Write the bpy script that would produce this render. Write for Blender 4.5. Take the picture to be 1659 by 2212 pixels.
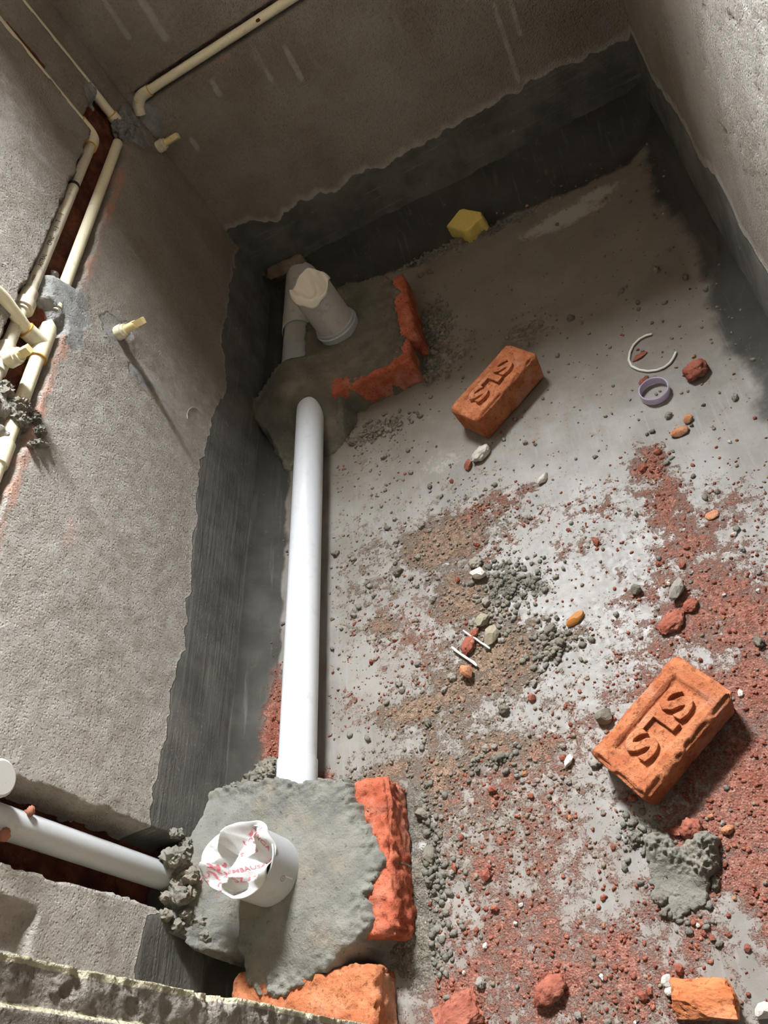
import bpy, bmesh, math, random
import numpy as np
from mathutils import Matrix, Vector

for o in list(bpy.data.objects):
    bpy.data.objects.remove(o, do_unlink=True)
scene = bpy.context.scene
COL = scene.collection

# ------------------------------------------------------------------ camera
CAM_H = 1.45
FPX, PX, PY = 1706.087, 829.5, 1106.0
R = np.array([[0.88266881, 0.31896281, 0.34519343],
              [-0.03333981, 0.77510352, -0.63095403],
              [-0.46881151, 0.54541476, 0.69479386]])
cam_d = bpy.data.cameras.new('camera')
cam_d.sensor_fit = 'VERTICAL'
cam_d.sensor_height = 24.0
cam_d.lens = FPX / 2212 * 24.0
cam_d.clip_start = 0.01
cam = bpy.data.objects.new('camera', cam_d)
COL.objects.link(cam)
M4 = Matrix([list(R[i]) + [[0, 0, CAM_H][i]] for i in range(3)] + [[0, 0, 0, 1]])
cam.matrix_world = M4
scene.camera = cam

# ------------------------------------------------------------------ world, lights, exposure
world = bpy.data.worlds.new('world')
scene.world = world
world.use_nodes = True
bg = world.node_tree.nodes['Background']
bg.inputs['Color'].default_value = (0.80, 0.88, 1.0, 1)
bg.inputs['Strength'].default_value = 0.10


def area_light(name, loc, target, sx, sy, power, color):
    d = bpy.data.lights.new(name, 'AREA')
    d.shape = 'RECTANGLE'
    d.size, d.size_y = sx, sy
    d.energy = power
    d.color = color
    o = bpy.data.objects.new(name, d)
    COL.objects.link(o)
    o.location = loc
    o.rotation_euler = (Vector(target) - Vector(loc)).to_track_quat('-Z', 'Y').to_euler()
    return o


WIN_X0, WIN_X1, WIN_Z0, WIN_Z1 = -0.84, -0.16, 2.30, 2.98
WALL_T = 0.23
# daylight from the sky outside, falling steeply through the high ventilator opening
area_light('window_daylight', (-0.48, 3.5, 3.80), (-0.48, 0.75, 0.35), 2.4, 1.25, 5600, (0.90, 0.95, 1.0))
area_light('doorway_light', (1.25, -0.95, 1.9), (-0.65, 0.05, 0.9), 0.7, 1.0, 9.0, (1.0, 0.92, 0.78))

scene.view_settings.view_transform = 'Standard'
scene.view_settings.look = 'None'
scene.view_settings.gamma = 1.0
scene.view_settings.use_curve_mapping = False
scene.view_settings.exposure = 0.2

# ------------------------------------------------------------------ helpers
XL, XR, YB, YF = -1.115, 0.285, 2.5, 0.147     # wall planes of the room
rng = np.random.default_rng(7)
random.seed(7)


def ray(px, py):
    return R @ np.array([(px - PX) / FPX, -(py - PY) / FPX, -1.0])


def flo(px, py, z=0.0):
    d = ray(px, py)
    t = (z - CAM_H) / d[2]
    return np.array([d[0] * t, d[1] * t, z])


def onx(px, py, X):
    d = ray(px, py)
    return d * (X / d[0]) + np.array([0, 0, CAM_H])


def ony(px, py, Y):
    d = ray(px, py)
    return d * (Y / d[1]) + np.array([0, 0, CAM_H])


def _h(ix, iy, iz, seed):
    n = (ix.astype(np.int64) * 374761393 + iy.astype(np.int64) * 668265263 + iz.astype(np.int64) * 2147483647 + seed * 1274126177)
    n = (n ^ (n >> 13)) * 1274126177
    n = n & 0xffffffff
    n = ((n ^ (n >> 16)) * 2246822519) & 0xffffffff
    return ((n ^ (n >> 15)) & 0xffffff) / float(0xffffff)


def vnoise(x, y, z=None, seed=0):
    x = np.asarray(x, float); y = np.asarray(y, float)
    z = np.zeros_like(x) if z is None else np.asarray(z, float)
    x0, y0, z0 = np.floor(x), np.floor(y), np.floor(z)
    fx, fy, fz = x - x0, y - y0, z - z0
    fx = fx * fx * (3 - 2 * fx); fy = fy * fy * (3 - 2 * fy); fz = fz * fz * (3 - 2 * fz)
    r = 0
    for dx in (0, 1):
        for dy in (0, 1):
            for dz in (0, 1):
                w = (fx if dx else 1 - fx) * (fy if dy else 1 - fy) * (fz if dz else 1 - fz)
                r = r + w * _h(x0 + dx, y0 + dy, z0 + dz, seed)
    return r


def fbm(x, y, z=None, octv=4, seed=0):
    a, s, t = 0.5, 0.0, 0.0
    for i in range(octv):
        f = 2.0 ** i
        s = s + a * vnoise(np.asarray(x) * f, np.asarray(y) * f, None if z is None else np.asarray(z) * f, seed + i * 17)
        t += a
        a *= 0.5
    return s / t


def sstep(a, b, x):
    t = np.clip((x - a) / (b - a), 0, 1)
    return t * t * (3 - 2 * t)


def poly_sd(x, y, pts):
    """signed distance, positive inside"""
    x = np.asarray(x, float); y = np.asarray(y, float)
    d = np.full(x.shape, 1e9)
    inside = np.zeros(x.shape, bool)
    n = len(pts)
    for i in range(n):
        ax, ay = pts[i]; bx, by = pts[(i + 1) % n]
        ex, ey = bx - ax, by - ay
        t = np.clip(((x - ax) * ex + (y - ay) * ey) / (ex * ex + ey * ey + 1e-12), 0, 1)
        d = np.minimum(d, (x - ax - ex * t) ** 2 + (y - ay - ey * t) ** 2)
        c = (ay > y) != (by > y)
        inside ^= c & (x < (bx - ax) * (y - ay) / (by - ay + 1e-12) + ax)
    d = np.sqrt(d)
    return np.where(inside, d, -d)


def seg_d(x, y, a, b):
    ex, ey = b[0] - a[0], b[1] - a[1]
    t = np.clip(((x - a[0]) * ex + (y - a[1]) * ey) / (ex * ex + ey * ey + 1e-12), 0, 1)
    return np.sqrt((x - a[0] - ex * t) ** 2 + (y - a[1] - ey * t) ** 2)


def mesh_np(name, V, F, smooth=True, attrs=None):
    """F: list/array of quads or mixed list"""
    me = bpy.data.meshes.new(name)
    if isinstance(F, np.ndarray):
        n, k = F.shape
        me.vertices.add(len(V)); me.vertices.foreach_set('co', np.asarray(V, np.float32).ravel())
        me.loops.add(n * k); me.loops.foreach_set('vertex_index', F.astype(np.int32).ravel())
        me.polygons.add(n)
        me.polygons.foreach_set('loop_start', np.arange(0, n * k, k, dtype=np.int32))
        me.update(calc_edges=True); me.validate()
    else:
        me.from_pydata([tuple(v) for v in V], [], F)
        me.update()
    if attrs:
        for k, a in attrs.items():
            at = me.attributes.new(k, 'FLOAT_COLOR', 'POINT')
            at.data.foreach_set('color', np.asarray(a, np.float32).ravel())
    if smooth:
        me.polygons.foreach_set('use_smooth', np.ones(len(me.polygons), bool))
    return me


def obj(name, me, m=None, parent=None, loc=None, rot=None):
    o = bpy.data.objects.new(name, me)
    COL.objects.link(o)
    if me is not None and m is not None and len(me.materials) == 0:
        me.materials.append(m)
    if parent is not None:
        o.parent = parent
    if loc is not None:
        o.location = loc
    if rot is not None:
        o.rotation_euler = rot
    return o


def tag(o, label, cat, group=None, kind=None):
    o['label'] = label
    o['category'] = cat
    if group:
        o['group'] = group
    if kind:
        o['kind'] = kind
    return o


def thing(name, label, cat, loc=(0, 0, 0), rot=(0, 0, 0), group=None):
    o = bpy.data.objects.new(name, None)
    o.empty_display_size = 0.03
    COL.objects.link(o)
    o.location = loc
    o.rotation_euler = rot
    return tag(o, label, cat, group)


def struct(name, me, m, label):
    o = obj(name, me, m)
    o['kind'] = 'structure'
    o['label'] = label
    o['category'] = name.split('_')[0]
    return o


def grid_faces(nu, nv):
    i = np.arange(nu - 1)[:, None] * nv + np.arange(nv - 1)[None, :]
    i = i.ravel()
    return np.stack([i, i + nv, i + nv + 1, i + 1], 1)


def sheet(name, P, attrs=None, flip=False, back=None):
    """P (nu,nv,3) relief sheet, closed behind with a flat back shifted by vector back"""
    nu, nv, _ = P.shape
    V = P.reshape(-1, 3)
    F = grid_faces(nu, nv)
    if flip:
        F = F[:, ::-1]
    if back is not None:
        idx = np.arange(nu * nv).reshape(nu, nv)
        loop = np.concatenate([idx[:, 0], idx[-1, 1:], idx[-2::-1, -1], idx[0, -2:0:-1]])
        bv = V[loop] + np.asarray(back)
        ax = int(np.argmax(np.abs(back)))
        bv[:, ax] = (P[0, 0] + np.asarray(back))[ax]
        base = len(V)
        n = len(loop)
        V = np.concatenate([V, bv, [bv.mean(0)]])
        j = np.arange(n); k = (j + 1) % n
        side = np.stack([loop[j], base + j, base + k, loop[k]], 1)
        cap = np.stack([base + j, np.full(n, base + n), np.full(n, base + n), base + k], 1)
        if flip:
            side = side[:, ::-1]
        me_f = [tuple(q) for q in np.concatenate([F, side]).tolist()] + [(a, b, d) for a, b, c, d in cap.tolist()]
        if attrs:
            attrs = {q: np.concatenate([a, np.repeat(a[:1] * 0, n + 1, 0)]) for q, a in attrs.items()}
        return mesh_np(name, V, me_f, True, attrs)
    return mesh_np(name, V, F, True, attrs)


def box_mesh(name, boxes):
    V, F = [], []
    for (x0, x1, y0, y1, z0, z1) in boxes:
        b = len(V)
        V += [(x0, y0, z0), (x1, y0, z0), (x1, y1, z0), (x0, y1, z0), (x0, y0, z1), (x1, y0, z1), (x1, y1, z1), (x0, y1, z1)]
        F += [(b, b + 3, b + 2, b + 1), (b + 4, b + 5, b + 6, b + 7), (b, b + 1, b + 5, b + 4), (b + 1, b + 2, b + 6, b + 5), (b + 2, b + 3, b + 7, b + 6), (b + 3, b, b + 4, b + 7)]
    return mesh_np(name, V, F, False)


def lathe(prof, seg=48, axis='Z', closed=False):
    """prof: list of (r, z)"""
    a = np.linspace(0, 2 * np.pi, seg, endpoint=False)
    V = []
    for r, z in prof:
        V += [(r * math.cos(t), r * math.sin(t), z) for t in a]
    F = []
    n = len(prof)
    for i in range(n - 1 if not closed else n):
        j = (i + 1) % n
        for k in range(seg):
            l = (k + 1) % seg
            F.append((i * seg + k, i * seg + l, j * seg + l, j * seg + k))
    return V, F


def tube_profile(r, t, z0, z1, b=0.0015):
    return [(r - t, z0), (r - b, z0), (r, z0 + b), (r, z1 - b), (r - b, z1), (r - t + b, z1), (r - t, z1 - b)]


def lathe_mesh(name, prof, seg=48, closed=True, smooth=True):
    V, F = lathe(prof, seg, closed=closed)
    me = mesh_np(name, V, F, smooth)
    if smooth:
        try:
            me.set_sharp_from_angle(angle=math.radians(40))
        except Exception:
            pass
    return me


def sweep(path, rad, seg=18, caps=True):
    """tube along a polyline, radius number or list"""
    path = [Vector(p) for p in path]
    n = len(path)
    rads = rad if isinstance(rad, (list, tuple)) else [rad] * n
    V, F = [], []
    T = []
    for i in range(n):
        a = path[max(i - 1, 0)]; b = path[min(i + 1, n - 1)]
        T.append((b - a).normalized())
    up = Vector((0, 0, 1)) if abs(T[0].z) < 0.9 else Vector((1, 0, 0))
    N = (up - T[0] * up.dot(T[0])).normalized()
    for i in range(n):
        N = (N - T[i] * N.dot(T[i])).normalized()
        B = T[i].cross(N)
        for k in range(seg):
            a = 2 * math.pi * k / seg
            V.append(path[i] + (N * math.cos(a) + B * math.sin(a)) * rads[i])
    for i in range(n - 1):
        for k in range(seg):
            l = (k + 1) % seg
            F.append((i * seg + k, i * seg + l, (i + 1) * seg + l, (i + 1) * seg + k))
    if caps:
        F.append(tuple(range(seg))[::-1])
        F.append(tuple((n - 1) * seg + k for k in range(seg)))
    return V, F


def sweep_mesh(name, path, rad, seg=18, caps=True):
    V, F = sweep(path, rad, seg, caps)
    me = mesh_np(name, V, F, True)
    me.set_sharp_from_angle(angle=math.radians(50))
    return me


def join_parts(name, parts, smooth=True):
    V, F = [], []
    for v, f in parts:
        b = len(V)
        V += list(v)
        F += [tuple(i + b for i in q) for q in f]
    me = mesh_np(name, V, F, smooth)
    if smooth:
        me.set_sharp_from_angle(angle=math.radians(50))
    return me


def bend(p0, pc, p1, n=6):
    """quadratic corner from p0 over pc to p1"""
    p0, pc, p1 = Vector(p0), Vector(pc), Vector(p1)
    return [p0 * (1 - t) ** 2 + pc * 2 * t * (1 - t) + p1 * t * t for t in [i / n for i in range(n + 1)]]


def rock_mesh(name, seed, sub=1, flat=0.75, rough=0.28):
    bm = bmesh.new()
    bmesh.ops.create_icosphere(bm, subdivisions=sub, radius=1.0)
    r = random.Random(seed)
    cuts = [(Vector((r.uniform(-1, 1), r.uniform(-1, 1), r.uniform(-1, 1))).normalized(), r.uniform(.45, .85)) for _ in range(5)]
    for v in bm.verts:
        v.co *= 1 + r.uniform(-rough, rough) * (1.0 if sub < 3 else 0.3)
        for nrm, d in cuts:
            k = v.co.dot(nrm)
            if k > d:
                v.co -= nrm * (k - d) * 0.85
        v.co.z *= flat
    me = bpy.data.meshes.new(name)
    bm.to_mesh(me); bm.free()
    return me


def clod_mesh(name, seed, sub=4, amp=0.35, freq=2.2, flat=0.8):
    """crumbly lump: icosphere pushed about by noise"""
    bm = bmesh.new()
    bmesh.ops.create_icosphere(bm, subdivisions=sub, radius=1.0)
    bm.verts.ensure_lookup_table()
    C = np.array([v.co[:] for v in bm.verts])
    n = fbm(C[:, 0] * freq + 9 + seed, C[:, 1] * freq + 5, C[:, 2] * freq + 3, 4, seed)
    k = 1 + (n - 0.5) * 2 * amp
    n2 = vnoise(C[:, 0] * 7 + 30, C[:, 1] * 7 + 30, C[:, 2] * 7 + 30, seed)
    k = k + (n2 - 0.5) * 0.26 + (vnoise(C[:, 0] * 15 + 60, C[:, 1] * 15 + 60, C[:, 2] * 15 + 60, seed + 3) - .5) * .14
    C = C * k[:, None]
    C[:, 2] *= flat
    for v, c in zip(bm.verts, C):
        v.co = c
    me = bpy.data.meshes.new(name)
    bm.to_mesh(me); bm.free()
    me.polygons.foreach_set('use_smooth', np.ones(len(me.polygons), bool))
    return me


def shard_mesh(name, seed, flat=0.7):
    """broken brick piece: a noisy block with cut corners"""
    bm = bmesh.new()
    bmesh.ops.create_cube(bm, size=1.9)
    r = random.Random(seed)
    for _ in range(4):
        n = Vector((r.uniform(-1, 1), r.uniform(-1, 1), r.uniform(0, 1))).normalized()
        g = bmesh.ops.bisect_plane(bm, geom=bm.verts[:] + bm.edges[:] + bm.faces[:], plane_co=n * r.uniform(.8, 1.05), plane_no=n, clear_outer=True)
        bmesh.ops.holes_fill(bm, edges=bm.edges[:])
    bmesh.ops.triangulate(bm, faces=bm.faces)
    for _ in range(4):
        bmesh.ops.subdivide_edges(bm, edges=[e for e in bm.edges if e.calc_length() > .16], cuts=1)
        bmesh.ops.triangulate(bm, faces=bm.faces)
    C = np.array([v.co[:] for v in bm.verts])
    k = 1 + (fbm(C[:, 0] * 2.5 + 9, C[:, 1] * 2.5 + 9, C[:, 2] * 2.5 + 9, 5, seed) - .5) * .40
    C = C * k[:, None]
    C[:, 2] *= flat
    for v, c in zip(bm.verts, C):
        v.co = c
    bmesh.ops.recalc_face_normals(bm, faces=bm.faces)
    me = bpy.data.meshes.new(name)
    bm.to_mesh(me); bm.free()
    return me


def rough_box(name, L, W, H, r=0.008, step=0.005, amp=0.0025, freq=60, seed=0, frog=None, taper=0.0, chip=0.0):
    """brick-like solid centred in x,y, base at z=0; frog=(l,w,depth) sunk in the top"""
    V, F = [], []

    def face(o, u, v, nu, nv):
        b = len(V)
        for i in range(nu + 1):
            for j in range(nv + 1):
                V.append(o + u * (i / nu) + v * (j / nv))
        for i in range(nu):
            for j in range(nv):
                a = b + i * (nv + 1) + j
                F.append((a, a + nv + 1, a + nv + 2, a + 1))
    nx, ny, nz = max(2, int(L / step)), max(2, int(W / step)), max(2, int(H / step))
    X, Y, Z = np.array([L, 0, 0.]), np.array([0, W, 0.]), np.array([0, 0, H])
    o = np.array([-L / 2, -W / 2, 0.])
    face(o + Z, X, Y, nx, ny); face(o, Y, X, ny, nx)
    face(o, X, Z, nx, nz); face(o + Y, Z, X, nz, nx)
    face(o, Z, Y, nz, ny); face(o + X, Y, Z, ny, nz)
    P = np.array(V)
    c = np.array([0, 0, H / 2])
    hb = np.array([L / 2, W / 2, H / 2]) - r
    q = P - c
    inner = np.clip(q, -hb, hb)
    d = q - inner
    ln = np.linalg.norm(d, axis=1, keepdims=True)
    nrm = d / np.maximum(ln, 1e-9)
    Q = inner + nrm * r
    Q = Q + c
    if taper:
        k = 1 - taper * (1 - Q[:, 2] / H)
        Q[:, 0] *= k; Q[:, 1] *= k
    n = fbm(Q[:, 0] * freq + 50, Q[:, 1] * freq + 50, Q[:, 2] * freq + 50, 4, seed) - 0.5
    n2 = fbm(Q[:, 0] * 16 + 20, Q[:, 1] * 16 + 20, Q[:, 2] * 16 + 20, 2, seed + 5) - 0.5
    Q = Q + nrm * ((n * 2 * amp) + n2 * amp * 0.8)[:, None]
    if chip:
        e = fbm(Q[:, 0] * 35 + 7, Q[:, 1] * 35 + 7, Q[:, 2] * 35 + 7, 3, seed + 9)
        edge = (np.abs(nrm) > 0.35).sum(1) >= 2
        Q = Q - nrm * (edge * np.clip(chip * np.clip(e - 0.45, 0, 1) * 4, 0, r * .55))[:, None]
    if frog:
        fl, fw, fd = frog
        top = nrm[:, 2] > 0.8
        wob = (fbm(Q[:, 0] * 70, Q[:, 1] * 70, None, 3, seed + 3) - 0.5) * 0.006
        sd = np.minimum(fl / 2 - np.abs(Q[:, 0]), fw / 2 - np.abs(Q[:, 1])) + wob
        Q[:, 2] -= np.where(top, fd * sstep(-0.0015, 0.003, sd), 0)
    bm = bmesh.new()
    vs = [bm.verts.new(p) for p in Q]
    for f in F:
        bm.faces.new([vs[i] for i in f])
    bmesh.ops.remove_doubles(bm, verts=bm.verts, dist=step * 0.12)
    bmesh.ops.recalc_face_normals(bm, faces=bm.faces)
    me = bpy.data.meshes.new(name)
    bm.to_mesh(me); bm.free()
    me.polygons.foreach_set('use_smooth', np.ones(len(me.polygons), bool))
    return me


def text_mesh(name, body, size, extrude=0.0, align='CENTER', bevel=0.0, sub=0, offset=0.0):
    cu = bpy.data.curves.new(name, 'FONT')
    cu.body = body
    cu.size = size
    cu.extrude = extrude
    cu.bevel_depth = bevel
    cu.offset = offset
    cu.resolution_u = 3
    cu.align_x = align
    cu.align_y = 'CENTER'
    o = bpy.data.objects.new(name, cu)
    COL.objects.link(o)
    dg = bpy.context.evaluated_depsgraph_get()
    me = bpy.data.meshes.new_from_object(o.evaluated_get(dg))
    bpy.data.objects.remove(o, do_unlink=True)
    bpy.data.curves.remove(cu)
    me.materials.clear()
    if sub:
        bm = bmesh.new(); bm.from_mesh(me)
        bmesh.ops.triangulate(bm, faces=bm.faces)
        bmesh.ops.subdivide_edges(bm, edges=bm.edges, cuts=sub, use_grid_fill=True)
        bm.to_mesh(me); bm.free()
    return me


# ------------------------------------------------------------------ materials
class NT:
    def __init__(s, name):
        s.m = bpy.data.materials.new(name)
        s.m.use_nodes = True
        s.t = s.m.node_tree
        s.t.nodes.clear()
        s.out = s.n('ShaderNodeOutputMaterial')
        s.b = s.n('ShaderNodeBsdfPrincipled')
        s.l(s.b.outputs[0], s.out.inputs[0])
        s.co = s.n('ShaderNodeTexCoord').outputs['Object']

    def n(s, ty, **kw):
        nd = s.t.nodes.new(ty)
        for k, v in kw.items():
            setattr(nd, k, v)
        return nd

    def l(s, a, b):
        s.t.links.new(a, b)

    def put(s, sock, v):
        if hasattr(v, 'links'):
            s.l(v, sock)
        else:
            sock.default_value = v

    def noise(s, scale, detail=4, rough=0.55, vec=None, dist=0.0, out='Fac'):
        nd = s.n('ShaderNodeTexNoise')
        nd.inputs['Scale'].default_value = scale
        nd.inputs['Detail'].default_value = detail
        nd.inputs['Roughness'].default_value = rough
        nd.inputs['Distortion'].default_value = dist
        s.l(vec if vec is not None else s.co, nd.inputs['Vector'])
        return nd.outputs[out]

    def voro(s, scale, vec=None, feature='F1', out='Distance', rnd=1.0):
        nd = s.n('ShaderNodeTexVoronoi', feature=feature)
        nd.inputs['Scale'].default_value = scale
        nd.inputs['Randomness'].default_value = rnd
        s.l(vec if vec is not None else s.co, nd.inputs['Vector'])
        return nd.outputs[out]

    def scl(s, x, y, z, rot=None):
        nd = s.n('ShaderNodeMapping')
        nd.inputs['Scale'].default_value = (x, y, z)
        if rot:
            nd.inputs['Rotation'].default_value = rot
        s.l(s.co, nd.inputs['Vector'])
        return nd.outputs[0]

    def math(s, op, a, b=0.0, c=None):
        nd = s.n('ShaderNodeMath', operation=op)
        s.put(nd.inputs[0], a); s.put(nd.inputs[1], b)
        if c is not None:
            s.put(nd.inputs[2], c)
        return nd.outputs[0]

    def ramp(s, v, a, b, lo=0.0, hi=1.0):
        nd = s.n('ShaderNodeMapRange', interpolation_type='SMOOTHSTEP')
        s.put(nd.inputs['Value'], v)
        nd.inputs['From Min'].default_value = a
        nd.inputs['From Max'].default_value = b
        nd.inputs['To Min'].default_value = lo
        nd.inputs['To Max'].default_value = hi
        return nd.outputs[0]

    def mix(s, f, a, b):
        nd = s.n('ShaderNodeMix', data_type='RGBA')
        s.put(nd.inputs[0], f)
        for sock, v in ((nd.inputs[6], a), (nd.inputs[7], b)):
            if hasattr(v, 'links'):
                s.l(v, sock)
            else:
                sock.default_value = (*v, 1)
        return nd.outputs[2]

    def mixf(s, f, a, b):
        nd = s.n('ShaderNodeMix', data_type='FLOAT')
        s.put(nd.inputs[0], f); s.put(nd.inputs[2], a); s.put(nd.inputs[3], b)
        return nd.outputs[0]

    def attr(s, name):
        nd = s.n('ShaderNodeAttribute', attribute_name=name)
        sp = s.n('ShaderNodeSeparateColor')
        s.l(nd.outputs['Color'], sp.inputs[0])
        return sp.outputs[0], sp.outputs[1], sp.outputs[2]

    def bump(s, h, strength, dist, normal=None):
        nd = s.n('ShaderNodeBump')
        nd.inputs['Strength'].default_value = strength if not hasattr(strength, 'links') else 1
        if hasattr(strength, 'links'):
            s.l(strength, nd.inputs['Strength'])
        nd.inputs['Distance'].default_value = dist
        s.l(h, nd.inputs['Height'])
        if normal is not None:
            s.l(normal, nd.inputs['Normal'])
        return nd.outputs[0]

    def done(s, col=None, rough=None, normal=None, spec=None):
        if col is not None:
            if hasattr(col, 'links'):
                s.l(col, s.b.inputs['Base Color'])
            else:
                s.b.inputs['Base Color'].default_value = (*col, 1)
        if rough is not None:
            s.put(s.b.inputs['Roughness'], rough)
        if normal is not None:
            s.l(normal, s.b.inputs['Normal'])
        if spec is not None:
            s.put(s.b.inputs['Specular IOR Level'], spec)
        return s.m


def mat_brick(name, dark, light, chalk=0.25, s=1.0, bs=1.0):
    t = NT(name)
    n1 = t.noise(28 * s, 5); n2 = t.noise(140 * s, 4, 0.65); n3 = t.noise(420 * s, 3, 0.7); n4 = t.noise(11 * s, 3)
    c = t.mix(t.ramp(n1, .3, .7), dark, light)
    c = t.mix(t.math('MULTIPLY', t.ramp(n2, .52, .68), 0.75), c, tuple(k * 0.45 for k in dark))
    c = t.mix(t.math('MULTIPLY', t.ramp(t.noise(75 * s, 5, .7), .60, .68), .55), c, tuple(k * 0.35 for k in dark))
    c = t.mix(t.math('MULTIPLY', t.ramp(n4, .52, .72), chalk), c, (0.52, 0.34, 0.26))
    c = t.mix(t.math('MULTIPLY', t.ramp(n3, .62, .72), 0.35), c, (0.62, 0.40, 0.25))
    b = t.bump(n2, 0.7, 0.005 * bs)
    b = t.bump(n3, 0.7, 0.0018 * bs, b)
    return t.done(c, 0.95, b, 0.12)


def mat_mortar(name, col=(0.20, 0.19, 0.165), rough_amt=0.6, grain=220, tint=(0.25, 0.20, 0.14), s=1.0, bs=1.0):
    t = NT(name)
    n1 = t.noise(16 * s, 5); n2 = t.noise(grain * s, 4, 0.65); n3 = t.noise(60 * s, 4, 0.6); n4 = t.noise(grain * 2.6 * s, 2)
    c = t.mix(t.ramp(n1, .3, .7), tuple(k * 0.8 for k in col), tuple(k * 1.15 for k in col))
    c = t.mix(t.math('MULTIPLY', t.ramp(t.noise(9 * s, 3), .5, .72), .5), c, tint)
    c = t.mix(t.math('MULTIPLY', t.ramp(n4, .60, .72), .45), c, tuple(min(1, k * 1.9) for k in col))
    c = t.mix(t.math('MULTIPLY', t.ramp(t.noise(95 * s, 5, .7), .60, .67), .7), c, tuple(k * 0.40 for k in col))
    b = t.bump(n3, rough_amt * 0.6, 0.006 * bs)
    b = t.bump(n2, rough_amt, 0.0032 * bs, b)
    return t.done(c, 0.9, b, 0.15)


def mat_plain(name, col, rough=0.5, spec=0.4, var=0.08, bump=0.0, scale=40, dirt=None, dirt_amt=0.0):
    t = NT(name)
    n = t.noise(scale, 4)
    c = t.mix(n, tuple(k * (1 - var) for k in col), tuple(min(1, k * (1 + var)) for k in col))
    if dirt:
        c = t.mix(t.math('MULTIPLY', t.ramp(t.noise(30, 6, .65), .55, .68), dirt_amt), c, dirt)
        c = t.mix(t.math('MULTIPLY', t.ramp(t.noise(170, 3, .6), .66, .72), dirt_amt), c, tuple(k * .5 for k in dirt))
    nrm = t.bump(t.noise(scale * 6, 3), bump, 0.002) if bump else None
    return t.done(c, rough, nrm, spec)


MAT = {}
MAT['brick'] = mat_brick('orange_brick', (0.35, 0.105, 0.045), (0.49, 0.185, 0.085), 0.4)
MAT['brick_red'] = mat_brick('red_brick', (0.32, 0.075, 0.038), (0.46, 0.135, 0.075), 0.3)
MAT['brick_dark'] = mat_brick('dark_brick', (0.15, 0.030, 0.014), (0.24, 0.055, 0.025), 0.05)
CS = dict(s=.022, bs=.7)      # loose chips carry their noise in their own unit size
MAT['chip_red'] = mat_brick('red_chip', (0.25, 0.072, 0.046), (0.37, 0.135, 0.088), 0.15, **CS)
MAT['chip_orange'] = mat_brick('orange_chip', (0.44, 0.18, 0.09), (0.58, 0.30, 0.17), 0.3, **CS)
MAT['brick_frag'] = mat_brick('orange_fragment', (0.38, 0.11, 0.04), (0.52, 0.19, 0.08), 0.3, **CS)
MAT['mortar'] = mat_mortar('wet_mortar', (0.165, 0.157, 0.135), 0.75)
MAT['mortar_damp_shade'] = mat_mortar('damp_shaded_mortar', (0.120, 0.108, 0.084), 0.75)  # far block's mortar: moist, and darkened in colour for its dim corner
MAT['mortar_rough'] = mat_mortar('crumbly_mortar', (0.178, 0.164, 0.134), 0.95, 170)
MAT['mortar_brown'] = mat_mortar('brown_mortar', (0.115, 0.085, 0.06), 0.8, 170)
MAT['mortar_grey'] = mat_mortar('grey_smear_mortar', (0.20, 0.192, 0.175), 0.6, 190)
MAT['crumb'] = mat_mortar('mortar_crumb', (0.185, 0.163, 0.126), 0.9, 170, **CS)
MAT['stone'] = mat_mortar('grey_stone', (0.27, 0.24, 0.20), 0.6, 120, **CS)
MAT['stone_white'] = mat_mortar('white_stone', (0.54, 0.49, 0.43), 0.6, 150, (0.5, 0.42, 0.33), **CS)
MAT['stone_olive'] = mat_mortar('olive_stone', (0.30, 0.26, 0.18), 0.6, 90, **CS)
MAT['grit_red'] = mat_brick('red_grit', (0.22, 0.065, 0.04), (0.34, 0.125, 0.08), 0.2)
MAT['grit_sand'] = mat_mortar('sand_grit', (0.21, 0.165, 0.12), 0.5, 170)
MAT['pvc'] = mat_plain('white_pvc', (0.60, 0.61, 0.625), 0.32, 0.5, 0.03, 0, 12, (0.42, 0.36, 0.29), 0.22)
MAT['pvc_dull'] = mat_plain('dull_grey_pvc', (0.38, 0.38, 0.375), 0.42, 0.45, 0.05, 0, 20, (0.30, 0.25, 0.20), 0.35)
MAT['pvc_grey'] = mat_plain('dusty_white_pvc', (0.44, 0.42, 0.39), 0.5, 0.4, 0.06, 0, 20, (0.27, 0.24, 0.20), 0.5)
MAT['cpvc'] = mat_plain('cream_cpvc', (0.72, 0.65, 0.46), 0.45, 0.4, 0.06, 0, 30, (0.40, 0.36, 0.30), 0.45)
MAT['cpvc_dirty'] = mat_plain('dusty_cream_cpvc', (0.56, 0.50, 0.38), 0.55, 0.35, 0.08, 0, 30, (0.30, 0.28, 0.24), 0.7)
MAT['cpvc_plug'] = mat_plain('yellow_cpvc_plug', (0.74, 0.60, 0.30), 0.45, 0.4, 0.06)
MAT['glue'] = mat_plain('orange_solvent', (0.62, 0.33, 0.06), 0.4, 0.4)
MAT['ink'] = mat_plain('black_ink', (0.025, 0.024, 0.022), 0.6, 0.2)
MAT['ink_red'] = mat_plain('red_ink', (0.46, 0.13, 0.15), 0.7, 0.2)
MAT['ink_blue'] = mat_plain('blue_grey_ink', (0.10, 0.10, 0.16), 0.6, 0.2)
MAT['rust'] = mat_plain('rusty_clay', (0.27, 0.105, 0.065), 0.85, 0.2, 0.2, 0.4, 120)
MAT['sponge'] = mat_plain('yellow_sponge', (0.68, 0.52, 0.14), 0.9, 0.1, 0.12, 0.35, 60, (0.34, 0.20, 0.05), 0.35)
MAT['hoop'] = mat_plain('white_cord', (0.62, 0.60, 0.52), 0.5, 0.4)
MAT['paper'] = mat_plain('white_paper', (0.44, 0.43, 0.41), 0.85, 0.15, 0.05, 0.15, 60, (0.6, 0.5, 0.45), 0.2)
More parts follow.
